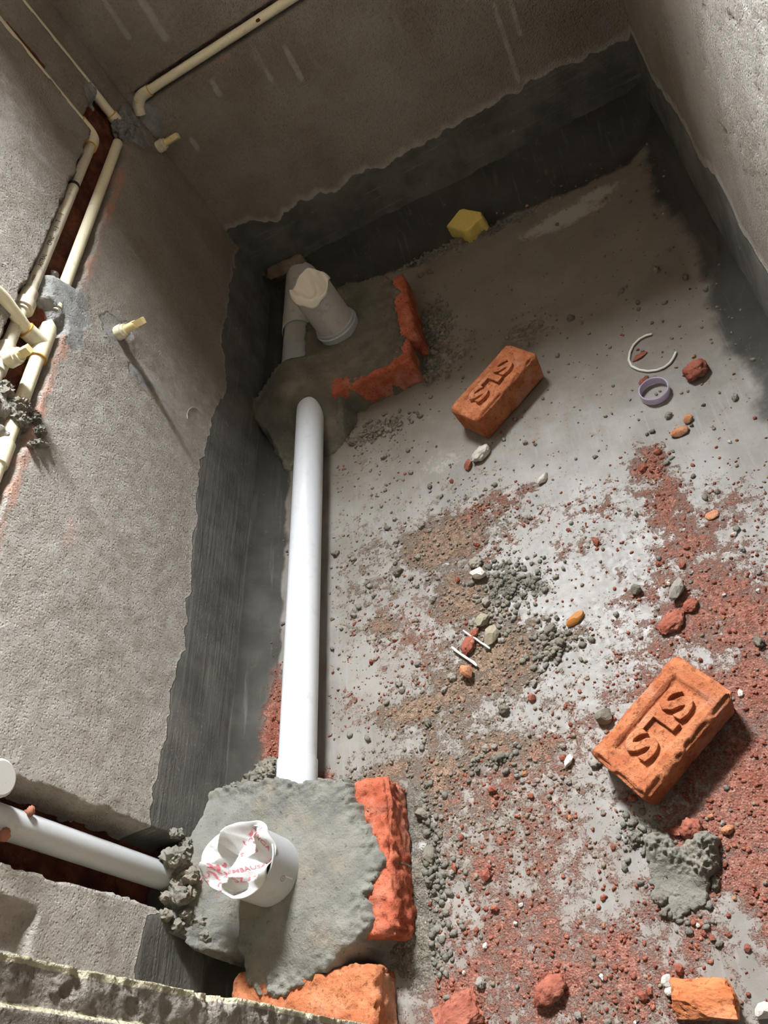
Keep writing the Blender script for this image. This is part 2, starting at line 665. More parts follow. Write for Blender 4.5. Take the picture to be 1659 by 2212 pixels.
MAT['cloth'] = mat_plain('cream_paper', (0.74, 0.68, 0.56), 0.85, 0.15, 0.05, 0.15, 60)
MAT['stick'] = mat_plain('white_plastic', (0.55, 0.54, 0.52), 0.5, 0.3, 0.1)
MAT['amber'] = mat_plain('amber_tile', (0.36, 0.14, 0.03), 0.4, 0.4, 0.3)
MAT['wire'] = mat_plain('thin_wire', (0.45, 0.42, 0.36), 0.5, 0.4)
MAT['frame'] = mat_plain('grey_window_frame', (0.4, 0.4, 0.4), 0.5, 0.4)


def mat_ring():
    t = NT('clear_lilac_plastic')
    t.b.inputs['Transmission Weight'].default_value = 0.35
    t.b.inputs['IOR'].default_value = 1.4
    return t.done((0.72, 0.64, 0.80), 0.25, None, 0.5)


MAT['ring'] = mat_ring()


def mat_wall():
    """plaster: maskA = (dark cement band, exposed brick, fresh mortar), maskB = (brick dust, pale lime, jamb arris dust with painted light)"""
    t = NT('sand_plaster')
    band, brick, mort = t.attr('maskA')
    dust, lime, edge = t.attr('maskB')
    big = t.noise(3.2, 5, .6); mid = t.noise(18, 5, .6); fine = t.noise(150, 3, .6); grit = t.noise(360, 4, .7)
    pit = t.voro(150)
    c = t.mix(t.ramp(big, .32, .68), (0.235, 0.195, 0.155), (0.325, 0.290, 0.245))
    c = t.mix(t.math('MULTIPLY', t.ramp(mid, .5, .75), .5), c, (0.265, 0.20, 0.16))
    c = t.mix(t.math('MULTIPLY', t.ramp(fine, .55, .72), .28), c, (0.42, 0.385, 0.345))
    c = t.mix(t.math('MULTIPLY', t.ramp(t.noise(60, 6, .75), .63, .70), .5), c, (0.11, 0.092, 0.075))
    c = t.mix(t.math('MULTIPLY', t.ramp(fine, .44, .30), .45), c, (0.16, 0.135, 0.11))
    # pale rub marks
    st = t.noise(14, 5, .65, t.scl(1, 1, 0.16))
    c = t.mix(t.math('MULTIPLY', t.ramp(st, .60, .74), .35), c, (0.42, 0.39, 0.35))
    wob = t.math('MULTIPLY', t.math('SUBTRACT', t.noise(26, 5, .6), .5), .5)
    lm = t.ramp(t.math('ADD', lime, wob), .35, .65)
    c = t.mix(lm, c, t.mix(t.ramp(mid, .3, .7), (0.36, 0.318, 0.272), (0.45, 0.415, 0.37)))
    dm = t.ramp(t.math('ADD', dust, t.math('MULTIPLY', wob, 1.3)), .35, .75)
    c = t.mix(t.math('MULTIPLY', dm, .75), c, (0.52, 0.27, 0.19))
    # dark smooth cement band
    bm_ = t.ramp(t.math('ADD', band, t.math('MULTIPLY', wob, .6)), .40, .56)
    sk = t.noise(60, 4, .6, t.scl(.08, .05, 1.6)); sk2 = t.noise(9, 4, .6)
    bc = t.mix(t.ramp(sk2, .3, .7), (0.070, 0.067, 0.057), (0.128, 0.122, 0.106))
    bc = t.mix(t.math('MULTIPLY', t.ramp(sk, .58, .74), .40), bc, (0.24, 0.23, 0.205))
    bc = t.mix(t.math('MULTIPLY', t.ramp(t.noise(21, 5, .65), .68, .73), .5), bc, (0.30, 0.285, 0.26))
    c = t.mix(bm_, c, bc)
    # fresh grey mortar smears
    mm = t.ramp(t.math('ADD', mort, t.math('MULTIPLY', wob, .7)), .42, .58)
    mc = t.mix(t.ramp(mid, .35, .65), (0.20, 0.195, 0.18), (0.31, 0.305, 0.29))
    c = t.mix(mm, c, mc)
    # exposed brick in the chases
    br = t.ramp(brick, .4, .6)
    bk = t.mix(t.ramp(t.noise(20, 5), .35, .65), (0.09, 0.026, 0.016), (0.20, 0.064, 0.034))
    bk = t.mix(t.math('MULTIPLY', t.ramp(t.noise(10, 3), .62, .7), .7), bk, (0.22, 0.19, 0.17))
    c = t.mix(br, c, bk)
    ed = t.ramp(t.math('ADD', edge, t.math('MULTIPLY', wob, .8)), .38, .62)
    c = t.mix(ed, c, (0.50, 0.44, 0.30))
    smooth = t.math('MAXIMUM', bm_, t.math('MULTIPLY', mm, .7))
    coarse = t.mixf(smooth, 1.0, 0.18)
    h = t.math('ADD', t.math('MULTIPLY', fine, .7), t.math('MULTIPLY', grit, .5))
    h = t.math('ADD', h, t.math('MULTIPLY', t.ramp(pit, .0, .5), .35))
    h = t.math('MULTIPLY', h, coarse)
    h = t.math('ADD', h, t.math('MULTIPLY', t.math('MULTIPLY', sk, bm_), .35))
    n = t.bump(mid, t.mixf(smooth, .35, .12), 0.008)
    n = t.bump(h, 1.0, 0.0085, n)
    rough = t.mixf(bm_, 0.93, t.mixf(t.ramp(sk2, .3, .7), 0.75, 0.62))
    return t.done(c, rough, n, 0.25)


def mat_floor():
    """maskA = (red dust, brown sand, grey mortar), maskB = (dark cement cove, wetness with painted shade, pale)"""
    t = NT('cement_floor')
    red, sand, grey = t.attr('maskA')
    band, damp_shade, pale = t.attr('maskB')
    n8 = t.noise(7, 5, .6); n25 = t.noise(26, 6, .65); n80 = t.noise(85, 5, .65); n300 = t.noise(320, 4, .65); n700 = t.noise(800, 2, .6)
    trow = t.noise(70, 5, .65, t.scl(1.6, .10, 1, (0, 0, .12)))
    c = t.mix(t.ramp(n8, .3, .7), (0.165, 0.146, 0.122), (0.24, 0.218, 0.192))
    c = t.mix(t.math('MULTIPLY', t.ramp(trow, .5, .7), .35), c, (0.29, 0.278, 0.26))
    c = t.mix(t.math('MULTIPLY', t.ramp(n25, .52, .68), .35), c, (0.24, 0.185, 0.14))
    wob = t.math('ADD', t.math('MULTIPLY', t.math('SUBTRACT', n25, .5), 1.7), t.math('MULTIPLY', t.math('SUBTRACT', n80, .5), 1.1))
    wob = t.math('ADD', wob, t.math('MULTIPLY', t.math('SUBTRACT', n300, .5), 1.0))
    wob = t.math('ADD', wob, t.math('MULTIPLY', t.math('SUBTRACT', n700, .5), .5))
    damp_shade_mix = t.ramp(t.math('ADD', damp_shade, t.math('MULTIPLY', t.math('SUBTRACT', n25, .5), .9)), .3, .75)
    c = t.mix(t.math('MULTIPLY', damp_shade_mix, .8), c, t.mix(n8, (0.115, 0.093, 0.068), (0.20, 0.17, 0.132)))  # wet brown tone that also paints in the dimness of the far floor
    pl = t.ramp(t.math('ADD', pale, t.math('MULTIPLY', wob, .6)), .4, .7)
    c = t.mix(t.math('MULTIPLY', pl, .7), c, (0.40, 0.37, 0.32))
    # dark cove
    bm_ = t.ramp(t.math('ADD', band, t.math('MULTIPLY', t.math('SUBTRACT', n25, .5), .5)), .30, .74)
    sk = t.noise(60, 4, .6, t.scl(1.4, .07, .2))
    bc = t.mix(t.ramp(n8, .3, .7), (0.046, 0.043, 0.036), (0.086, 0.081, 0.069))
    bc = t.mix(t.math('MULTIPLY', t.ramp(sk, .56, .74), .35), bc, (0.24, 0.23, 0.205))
    bc = t.mix(t.math('MULTIPLY', damp_shade, .75), bc, (0.035, 0.033, 0.027))  # cove darker towards the back: painted shade on top of wet cement
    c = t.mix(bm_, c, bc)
    film = t.ramp(t.math('ADD', red, t.math('MULTIPLY', t.math('SUBTRACT', n25, .5), 1.2)), .12, .75)
    c = t.mix(t.math('MULTIPLY', film, .55), c, (0.30, 0.175, 0.13))
    film2 = t.ramp(t.math('ADD', sand, t.math('MULTIPLY', t.math('SUBTRACT', n25, .5), 1.2)), .12, .75)
    c = t.mix(t.math('MULTIPLY', film2, .5), c, (0.215, 0.155, 0.115))
    # loose stuff on top
    sm = t.ramp(t.math('ADD', sand, wob), .34, .72)
    sc = t.mix(t.ramp(n80, .35, .65), (0.175, 0.112, 0.074), (0.275, 0.19, 0.135))
    sc = t.mix(t.math('MULTIPLY', t.ramp(n300, .56, .66), .5), sc, (0.12, 0.085, 0.06))
    c = t.mix(sm, c, sc)
    rm = t.ramp(t.math('ADD', red, wob), .34, .74)
    rc = t.mix(t.ramp(n80, .33, .67), (0.215, 0.070, 0.046), (0.34, 0.150, 0.110))
    rc = t.mix(t.ramp(t.math('ADD', red, t.math('MULTIPLY', wob, .7)), .85, 1.25), rc, (0.215, 0.058, 0.034))
    rc = t.mix(t.math('MULTIPLY', t.ramp(n300, .58, .68), .45), rc, (0.16, 0.05, 0.03))
    rc = t.mix(t.math('MULTIPLY', t.ramp(n700, .66, .72), .5), rc, (0.62, 0.42, 0.33))
    c = t.mix(t.math('MULTIPLY', rm, .95), c, rc)
    gm = t.ramp(t.math('ADD', grey, wob), .5, .64)
    gc = t.mix(t.ramp(n80, .35, .65), (0.105, 0.095, 0.073), (0.19, 0.172, 0.138))
    c = t.mix(gm, c, gc)
    loose = t.math('MAXIMUM', sm, t.math('MAXIMUM', rm, gm))
    gv = t.n('ShaderNodeSeparateColor')
    t.l(t.voro(430, out='Color'), gv.inputs[0])
    c = t.mix(t.math('MULTIPLY', t.math('MULTIPLY', t.ramp(gv.outputs[0], .55, 1.0), loose), .38), c, (0.085, 0.048, 0.034))
    c = t.mix(t.math('MULTIPLY', t.math('MULTIPLY', t.ramp(gv.outputs[1], .80, 1.0), loose), .55), c, (0.42, 0.30, 0.23))
    grain = t.voro(260)
    rough = t.mixf(loose, t.mixf(t.ramp(t.math('ADD', n80, t.math('MULTIPLY', trow, .4)), .45, .95), .40, .62), .95)
    rough = t.mixf(bm_, rough, .82)
    h = t.math('ADD', t.math('MULTIPLY', n300, .8), t.math('MULTIPLY', n80, .9))
    h = t.math('SUBTRACT', h, t.math('MULTIPLY', grain, .7))
    h = t.math('MULTIPLY', h, t.mixf(loose, .05, 1.0))
    h = t.math('ADD', h, t.math('MULTIPLY', loose, .35))
    h = t.math('ADD', h, t.math('MULTIPLY', t.math('MULTIPLY', sk, bm_), .25))
    h = t.math('ADD', h, t.math('MULTIPLY', trow, .06))
    n = t.bump(h, 0.8, 0.0045)
    return t.done(c, rough, n, t.mixf(t.math('MAXIMUM', loose, t.math('MULTIPLY', bm_, .7)), .33, .06))


MAT['wall'] = mat_wall()
MAT['floor'] = mat_floor()
MAT['plain_wall'] = mat_plain('upper_plaster', (0.46, 0.40, 0.33), 0.9, 0.2, 0.12, 0.3, 12)
MAT['ceiling'] = mat_plain('ceiling_plaster', (0.50, 0.45, 0.38), 0.9, 0.2, 0.1, 0.2, 10)

# ------------------------------------------------------------------ FLOOR
RED = [(880, 1400, .12, .12, .42), (1080, 1690, .15, .08, .48), (1560, 1250, .10, .12, .72), (1100, 1180, .10, .04, .5), (1600, 1560, .20, .30, .66), (1300, 2080, .35, .16, .66), (1450, 1250, .16, .12, .50), (1620, 1950, .2, .2, .60), (1150, 1850, .22, .14, .45), (1300, 1600, .2, .12, .36), (1440, 1090, .05, .10, .7), (1405, 1010, .035, .05, .95), (1480, 1180, .08, .08, .75), (1560, 1120, .08, .08, .5),
       (1600, 1330, .10, .10, .85), (1480, 1330, .06, .05, .8), (1400, 1290, .05, .025, .6), (1630, 1480, .08, .08, .9),
       (1640, 1700, .09, .10, 1.0), (1560, 1800, .09, .05, 1.0), (1620, 1890, .07, .06, .95), (1500, 2005, .03, .02, 1.1),
       (1590, 2060, .05, .03, .4), (1270, 2010, .05, .04, .6), (1200, 2120, .06, .035, 1.15), (1300, 2060, .06, .04, .6),
       (1100, 2000, .06, .06, .7), (1060, 1880, .05, .07, .6), (1180, 1860, .07, .04, .55), (1000, 2150, .08, .05, .85),
       (1350, 2140, .10, .04, .7), (1170, 1760, .07, .05, .5), (1200, 1650, .06, .04, .5), (1050, 1100, .10, .035, .6),
       (1250, 1180, .08, .04, .42), (1300, 1090, .10, .06, .35), (590, 1600, .022, .14, 1.3), (700, 1680, .035, .02, .7),
       (1150, 1130, .08, .04, .35), (1520, 1900, .05, .05, .7), (1470, 2090, .06, .04, .5), (760, 1530, .05, .05, .4),
       (1090, 930, .03, .02, .35), (1130, 1060, .05, .02, .5), (1540, 1240, .07, .06, .6), (1640, 2170, .05, .03, .4)]
SAND = [(1000, 1500, .20, .22, .52), (1050, 1750, .2, .12, .5), (1000, 1180, .16, .14, .48), (800, 1250, .10, .25, .34), (960, 1170, .12, .07, 1.0), (1060, 1090, .08, .04, .5), (850, 1270, .05, .08, .35), (830, 1360, .05, .05, .8),
        (1080, 1420, .11, .09, .9), (900, 1535, .12, .035, .9), (1000, 1480, .08, .06, .8), (1150, 1620, .08, .05, .7),
        (830, 1665, .09, .025, .9), (950, 1680, .08, .05, .85), (1230, 1370, .06, .04, .6), (1250, 1850, .08, .04, .3),
        (1050, 1620, .07, .04, .8), (790, 1200, .05, .05, .35), (1000, 1290, .08, .08, .85), (960, 1760, .06, .05, .6),
        (1000, 1890, .06, .06, .5), (1180, 1500, .05, .04, .4), (1350, 2170, .08, .03, .6), (1130, 720, .06, .05, .45),
        (1000, 750, .04, .05, .5), (800, 1000, .08, .04, .3), (1250, 1720, .06, .04, .4)]
GREY = [(905, 1760, .028, .07, 1.0), (915, 1900, .04, .07, 1.05), (900, 2050, .05, .06, 1.1), (1090, 1270, .05, .07, .75),
        (1150, 1260, .04, .04, .6), (1190, 1400, .045, .04, .7), (1060, 1650, .06, .02, .6), (940, 720, .04, .10, 1.0),
        (930, 800, .03, .05, .9), (820, 930, .07, .03, 1.0), (720, 960, .06, .025, .6), (600, 960, .02, .06, .6),
        (960, 540, .13, .018, .9), (1080, 490, .12, .018, .7), (1380, 1800, .03, .03, .8), (1470, 1920, .04, .05, .5)]
PALE = [(1220, 470, .14, .05, .9), (1290, 420, .08, .04, .8), (960, 1000, .10, .06, .5), (790, 1000, .06, .10, .4)]


CLEAN = [(1595, 2000, .022, .035, 1), (1560, 2110, .018, .04, 1), (1625, 2110, .025, .035, 1), (1440, 2010, .035, .025, .8), (1310, 1950, .05, .03, .8), (1370, 1850, .025, .025, .7),
         (1300, 1790, .035, .025, .6), (1150, 1540, .012, .022, 1), (930, 1905, .012, .02, 1), (938, 1800, .012, .03, .9), (1250, 1420, .06, .035, .7), (1150, 1180, .07, .045, .9),
         (800, 1440, .05, .06, .8), (790, 1600, .05, .05, .8), (770, 1080, .05, .08, .7), (1260, 1290, .09, .06, .8), (1340, 1215, .08, .045, .7), (1600, 1200, .05, .05, .5), (1620, 2195, .03, .02, .9),
         (1520, 1420, .03, .02, .7), (1080, 1530, .04, .02, .6), (870, 1440, .04, .04, .6)]


def gsum(lst, x, y):
    r = np.zeros_like(x)
    for px, py, sx, sy, a in lst:
        c = flo(px, py)
        r = np.maximum(r, a * np.exp(-0.5 * (((x - c[0]) / (sx * .85)) ** 2 + ((y - c[1]) / (sy * .85)) ** 2)))
    return r


def floor_fields(x, y):
    k = 1 - .8 * np.clip(gsum(CLEAN, x, y), 0, 1)
    return {'red': gsum(RED, x, y) * k, 'sand': gsum(SAND, x, y) * k, 'grey': gsum(GREY, x, y), 'pale': gsum(PALE, x, y)}


def cove(d, r):
    t = np.clip(1 - d / r, 0, 1)
    return r * (1 - np.sqrt(np.maximum(1 - t * t, 0)))


def floor_z(x, y, F=None):
    F = F or floor_fields(x, y)
    z = (fbm(x * 5 + 40, y * 5 + 40, None, 3, 3) - .5) * .006
    loose = np.clip(np.maximum(F['sand'] * .8, np.maximum(F['red'] * .6, F['grey'] * 1.3)), 0, 1.3)
    lump = fbm(x * 55, y * 55, None, 3, 11)
    z = z + loose * np.clip(lump - .38, 0, 1) * .016
    z = z + np.clip(F['grey'] - .5, 0, 1) * .012
    z = np.maximum(z, cove(x - XL, .085) + z * .4)
    z = np.maximum(z, cove(XR - x, .10) + z * .4)
    z = np.maximum(z, cove(YB - y, .14) + z * .4)
    return z


nx, ny = 351, 620
gx = np.linspace(XL, XR, nx); gy = np.linspace(0.0, YB, ny)
X, Y = np.meshgrid(gx, gy, indexing='ij')
F = floor_fields(X, Y)
Z = floor_z(X, Y, F)
w1 = (fbm(X * 9, Y * 9, None, 3, 21) - .5)
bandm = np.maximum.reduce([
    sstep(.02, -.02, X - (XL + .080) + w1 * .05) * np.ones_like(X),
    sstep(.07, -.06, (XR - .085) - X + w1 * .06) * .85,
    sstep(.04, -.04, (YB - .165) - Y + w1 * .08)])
damp_shade = sstep(1.0, 1.7, Y) * .70 + .08  # grows with depth: wet cement plus painted shade of the unlit back
A = np.stack([F['red'], F['sand'], F['grey'], np.ones_like(X)], -1).reshape(-1, 4)
B = np.stack([bandm, damp_shade, F['pale'], np.ones_like(X)], -1).reshape(-1, 4)
fl_me = sheet('floor', np.stack([X, Y, Z], -1), {'maskA': A, 'maskB': B}, back=(0, 0, -.15))
struct('floor', fl_me, MAT['floor'], 'smooth grey cement floor strewn with red brick dust and mortar sand')

# ------------------------------------------------------------------ WALLS
HZ = 1.40


def rect_sd(u, v, u0, u1, v0, v1):
    return np.minimum(np.minimum(u - u0, u1 - u), np.minimum(v - v0, v1 - v))


# left wall: (y, z) relief with the pipe chases cut in
ny, nz = 480, 300
gy = np.linspace(YF - .02, YB, ny); gz = np.linspace(0, HZ, nz)
Yw, Zw = np.meshgrid(gy, gz, indexing='ij')
wob = (fbm(Yw * 28, Zw * 28, None, 4, 31) - .5) * .022
rough = (fbm(Yw * 45, Zw * 45, None, 4, 33) - .5) * .003 + (fbm(Yw * 4, Zw * 4, None, 3, 35) - .5) * .008
chH = rect_sd(Yw, Zw, .6, 2.31, .777, .893) + wob
chV1 = rect_sd(Yw, Zw, 2.195, 2.262, .85, 1.6) + wob * .35
chV2 = rect_sd(Yw, Zw, 2.360, 2.436, .84, 1.6) + wob * .45
chM = rect_sd(Yw, Zw, 2.20, 2.40, .80, .925) + wob
chP = rect_sd(Yw, Zw, .375, .497, .17, 1.6) + wob * .7
hole = rect_sd(Yw, Zw, .255, .315, .495, .72) + wob
dep = np.zeros_like(Yw)


def cut(dep, sd, d, s=.003):
    return np.maximum(dep, d * sstep(-s, s, sd))


dep = cut(dep, chH, .036); dep = cut(dep, chM, .036)
dep = cut(dep, chV1, .018); dep = cut(dep, chV2, .014)
dep = cut(dep, chP, .075, .004); dep = cut(dep, hole, .022, .006)
brick = np.maximum.reduce([sstep(.002, .008, chH), sstep(.002, .008, chM), sstep(.004, .009, chV1) * .75 * (fbm(Yw * 8, Zw * 8, None, 3, 61) > .46), sstep(.003, .008, chP)])
# mortar filling part of the chases and smeared on the face
def blob(u, v, u0, v0, su, sv, a=1.0):
    return a * np.exp(-.5 * (((u - u0) / su) ** 2 + ((v - v0) / sv) ** 2))


mort = np.maximum.reduce([blob(Yw, Zw, 2.42, .79, .05, .055, 1.3), blob(Yw, Zw, 2.33, .93, .05, .03, 1.1), blob(Yw, Zw, 1.545, .80, .07, .055, 1.3),
                          blob(Yw, Zw, 1.47, .75, .04, .04, .9), blob(Yw, Zw, 1.60, .66, .05, .04, .95), blob(Yw, Zw, 1.53, .55, .02, .06, 1.0),
                          blob(Yw, Zw, 1.63, .62, .04, .03, .8), blob(Yw, Zw, 2.36, 1.02, .03, .2, .55)])
mfill = np.maximum.reduce([blob(Yw, Zw, 2.44, .79, .05, .05, 1.2), blob(Yw, Zw, 1.545, .795, .05, .05, 1.3), blob(Yw, Zw, 2.33, .945, .05, .025, 1.0), blob(Yw, Zw, 1.15, .85, .07, .06, .8)])
mfill = mfill + (fbm(Yw * 40, Zw * 40, None, 4, 91) - .5) * .9 * (mfill > .05)
mort = mort + (fbm(Yw * 40, Zw * 40, None, 4, 93) - .5) * .7 * (mort > .1)
dep = dep * (1 - sstep(.3, .8, mfill) * .95)
brick = brick * (1 - sstep(.35, .6, mfill))
scar = np.maximum(blob(Yw, Zw, 1.62, .585, .02, .035), blob(Yw, Zw, 1.60, .53, .02, .03))
bump_up = np.clip(mort, 0, 1.4) * .004 + np.clip(scar - .3, 0, 1) * .010 * fbm(Yw * 80, Zw * 80, None, 3, 71) - blob(Yw, Zw, 1.585, .565, .006, .05) * .004
band_top = .262 + (fbm(Yw * 5, Zw * 0, None, 5, 41) - .5) * .07 + (fbm(Yw * 40, Zw * 12, None, 4, 42) - .5) * .03 + .02 * sstep(1.2, 1.35, Yw) * sstep(1.75, 1.6, Yw)
band = sstep(.008, -.008, Zw - band_top)
band = band * sstep(.375, .40, Yw)                      # stops at the pipe chase
patch = poly_sd(Yw, Zw, [(.352, .250), (.376, .150), (.34, .10), (.262, .03), (.10, -.05), (.10, .245), (.27, .262)]) + wob * .3
band = np.maximum(band, sstep(-.004, .004, patch))
dustm = np.maximum.reduce([sstep(.03, .0, np.abs(chH + .012)) * (Zw < .80) * (.25 + .75 * fbm(Yw * 14, Zw * 14, None, 4, 95)), sstep(.02, 0, np.abs(chM + .01)) * .5 * (Zw < .82), blob(Yw, Zw, .98, .62, .06, .03, .5)])
lime = np.maximum.reduce([blob(Yw, Zw, .62, .33, .16, .05, .55), blob(Yw, Zw, 1.45, .33, .10, .05, .55), blob(Yw, Zw, .9, .45, .15, .06, .4),
                          sstep(.05, .0, Zw - band_top) * .45, blob(Yw, Zw, 1.9, .55, .3, .15, .35), blob(Yw, Zw, 1.8, 1.1, .25, .2, .6), .55 * sstep(2.25, 1.5, Yw) + .08 * Yw * 0])
Xw = XL + rough * (1 - band * .7) + band * .003 + bump_up - dep - np.where(brick > .5, (fbm(Yw * 60, Zw * 60, None, 3, 43)) * .006, 0)
edge0 = np.zeros_like(Yw)
A = np.stack([band, brick, mort * .8, edge0 + 1], -1).reshape(-1, 4)
B = np.stack([dustm, lime, edge0, edge0 + 1], -1).reshape(-1, 4)
struct('wall_left', sheet('wall_left', np.stack([Xw, Yw, Zw], -1), {'maskA': A, 'maskB': B}, back=(-.2, 0, 0)), MAT['wall'],
       'rough grey plaster wall with pipe chases and dark cement band at its foot')

# back wall: (x, z)
nx, nz = 300, 300
gx = np.linspace(XL - .05, XR + .05, nx); gz = np.linspace(0, HZ, nz)
Xb, Zb = np.meshgrid(gx, gz, indexing='ij')
wob = (fbm(Xb * 28 + 9, Zb * 28, None, 4, 51) - .5) * .014
chB = rect_sd(Xb, Zb, -1.105, .6, .800, .843) + wob
dep = cut(np.zeros_like(Xb), chB, .030)
brk = sstep(.003, .007, chB) * .52
mfill = blob(Xb, Zb, -1.115, .79, .03, .06, 1.2)
dep = dep * (1 - sstep(.4, .9, mfill))
brk = brk * (1 - sstep(.4, .6, mfill))
mort = np.maximum(blob(Xb, Zb, -1.10, .77, .05, .06, 1.1), blob(Xb, Zb, -1.08, .66, .04, .06, .6))
band_top = .288 + (fbm(Xb * 5, Zb * 0, None, 4, 53) - .5) * .05 + (fbm(Xb * 30, Zb * 10, None, 4, 54) - .5) * .04 + .05 * sstep(-.93, -1.03, Xb)
band = sstep(.020, -.020, Zb - band_top)
streak = np.zeros_like(Xb)
for sx, z0, z1, w in [(-.99, .95, 1.35, .010), (-.90, .90, 1.30, .014), (-.80, .98, 1.35, .012), (-.62, .62, .74, .010), (-.70, .66, .72, .008), (-.05, .30, .55, .008), (.0, .42, .6, .008), (-1.02, .6, .66, .01), (-.86, .70, .77, .01)]:
    streak = np.maximum(streak, np.exp(-.5 * ((Xb - sx - (Zb - z0) * .05) / w) ** 2) * sstep(z0 - .02, z0 + .02, Zb) * sstep(z1 + .02, z1 - .02, Zb))
lime = np.maximum.reduce([sstep(.06, .0, Zb - band_top) * .6, streak * .7, fbm(Xb * 3, Zb * 3, None, 4, 97) * .55 * sstep(.45, 1.0, Zb)])
rough = (fbm(Xb * 45, Zb * 45, None, 4, 55) - .5) * .003 + (fbm(Xb * 4, Zb * 4, None, 3, 57) - .5) * .010
dustm = sstep(.03, 0, np.abs(chB + .01)) * .45 * fbm(Xb * 14, Zb * 14, None, 4, 96) + fbm(Xb * 5, Zb * 5, None, 3, 58) * .25
Yb_ = YB - rough * (1 - band * .6) - streak * .003 - band * .003 + dep
A = np.stack([band, brk, mort * .8, Xb * 0 + 1], -1).reshape(-1, 4)
B = np.stack([dustm, lime, Xb * 0, Xb * 0 + 1], -1).reshape(-1, 4)
struct('wall_back', sheet('wall_back', np.stack([Xb, Yb_, Zb], -1), {'maskA': A, 'maskB': B}, flip=True, back=(0, WALL_T, 0)), MAT['wall'],
       'dim grey plaster wall with a cream pipe let into it and dark cement band')

# right wall: (y, z)
ny, nz = 300, 180
gy = np.linspace(-.1, YB, ny); gz = np.linspace(0, HZ, nz)
Yr, Zr = np.meshgrid(gy, gz, indexing='ij')
band_top = .262 + (fbm(Yr * 6, Zr * 0 + 3, None, 4, 63) - .5) * .08
band = sstep(.012, -.012, Zr - band_top)
lime = np.maximum(sstep(.07, .0, Zr - band_top) * .7, blob(Yr, Zr, 1.0, .9, .6, .35, .75))
pits = np.clip(fbm(Yr * 30, Zr * 90, None, 3, 65) - .66, 0, 1) * .03 * sstep(.35, .45, Zr)
rough = (fbm(Yr * 45, Zr * 45, None, 4, 67) - .5) * .003 + (fbm(Yr * 4, Zr * 4, None, 3, 68) - .5) * .010
Xr_ = XR + rough * (1 - band * .6) + pits - band * .003
A = np.stack([band, Yr * 0, Yr * 0, Yr * 0 + 1], -1).reshape(-1, 4)
B = np.stack([Yr * 0 + .15, lime, Yr * 0, Yr * 0 + 1], -1).reshape(-1, 4)
struct('wall_right', sheet('wall_right', np.stack([Xr_, Yr, Zr], -1), {'maskA': A, 'maskB': B}, flip=True, back=(.15, 0, 0)), MAT['wall'],
       'pale gritty plaster wall with dark cement band along the floor')

# front wall beside the doorway: the jamb reveal faces the camera side
JX = -0.65
ny, nz = 110, 420
gy = np.linspace(-.12, YF, ny); gz = np.linspace(0, HZ, nz)
Yj, Zj = np.meshgrid(gy, gz, indexing='ij')
rough = (fbm(Yj * 50, Zj * 50, None, 4, 81) - .5) * .009 + (fbm(Yj * 16, Zj * 16, None, 3, 83) - .5) * .008
arr = (fbm(Zj * 16, Yj * 0, None, 5, 85) - .5) * .007
dist1 = YF - Yj
step = sstep(.002, -.002, Yj - .1085 - arr * .3)
Xj = JX + rough * (1 - .7 * step) + step * .010
edge = np.maximum(sstep(.010, .003, dist1 + arr), sstep(.0045, .0015, np.abs(Yj - .1085 - arr * .3)) * .9)  # arrises lightened in colour: grazing light painted in, with some lime dust
Yj2 = Yj + np.where(dist1 < 1e-6, arr * .7, 0)
pits = np.clip(fbm(Yj * 40, Zj * 40, None, 3, 87) - .62, 0, 1) * .05 * (1 - step)
Xj = Xj - pits
A = np.stack([Yj * 0, Yj * 0, step * .35, Yj * 0 + 1], -1).reshape(-1, 4)
B = np.stack([Yj * 0, Yj * 0 + .2, edge, Yj * 0 + 1], -1).reshape(-1, 4)
struct('wall_front', sheet('wall_front', np.stack([Xj, Yj2, Zj], -1), {'maskA': A, 'maskB': B}, flip=False, back=(XL - .2 - JX, 0, 0)), MAT['wall'],
       'rough plaster door jamb with pale dusty edges with painted-on light close to the camera')

# upper walls, ceiling, window opening (above the picture)
CZ = 3.2
struct('trim_1', box_mesh('trim_1', [(XL - .2, XL, -.12, YB + WALL_T, HZ, CZ)]), MAT['plain_wall'], 'upper part of the left plaster wall')
struct('trim_2', box_mesh('trim_2', [(XR, XR + .15, -.12, YB + WALL_T, HZ, CZ)]), MAT['plain_wall'], 'upper part of the right plaster wall')
struct('trim_3', box_mesh('trim_3', [(XL - .05, XR + .05, YB, YB + WALL_T, HZ, WIN_Z0), (XL - .05, XR + .05, YB, YB + WALL_T, WIN_Z1, CZ),
                                     (XL - .05, WIN_X0, YB, YB + WALL_T, WIN_Z0, WIN_Z1), (WIN_X1, XR + .05, YB, YB + WALL_T, WIN_Z0, WIN_Z1)]),
       MAT['plain_wall'], 'upper part of the back wall around the high ventilator opening')
struct('trim_4', box_mesh('trim_4', [(XL - .2, JX, -.12, YF, HZ, 2.35), (XL - .2, XR + .1, -.12, YF, 2.35, CZ)]), MAT['plain_wall'], 'plaster above the doorway')
struct('ceiling', box_mesh('ceiling', [(XL - .2, XR + .15, -.12, YB + WALL_T, CZ, CZ + .12)]), MAT['ceiling'], 'plain plaster ceiling above the picture')
fw = .03
struct('window_1', box_mesh('window_1', [(WIN_X0, WIN_X1, YB + .02, YB + .06, WIN_Z0, WIN_Z0 + fw), (WIN_X0, WIN_X1, YB + .02, YB + .06, WIN_Z1 - fw, WIN_Z1),
                                         (WIN_X0, WIN_X0 + fw, YB + .02, YB + .06, WIN_Z0 + fw, WIN_Z1 - fw), (WIN_X1 - fw, WIN_X1, YB + .02, YB + .06, WIN_Z0 + fw, WIN_Z1 - fw)]),
       MAT['frame'], 'frame of the high ventilator window')

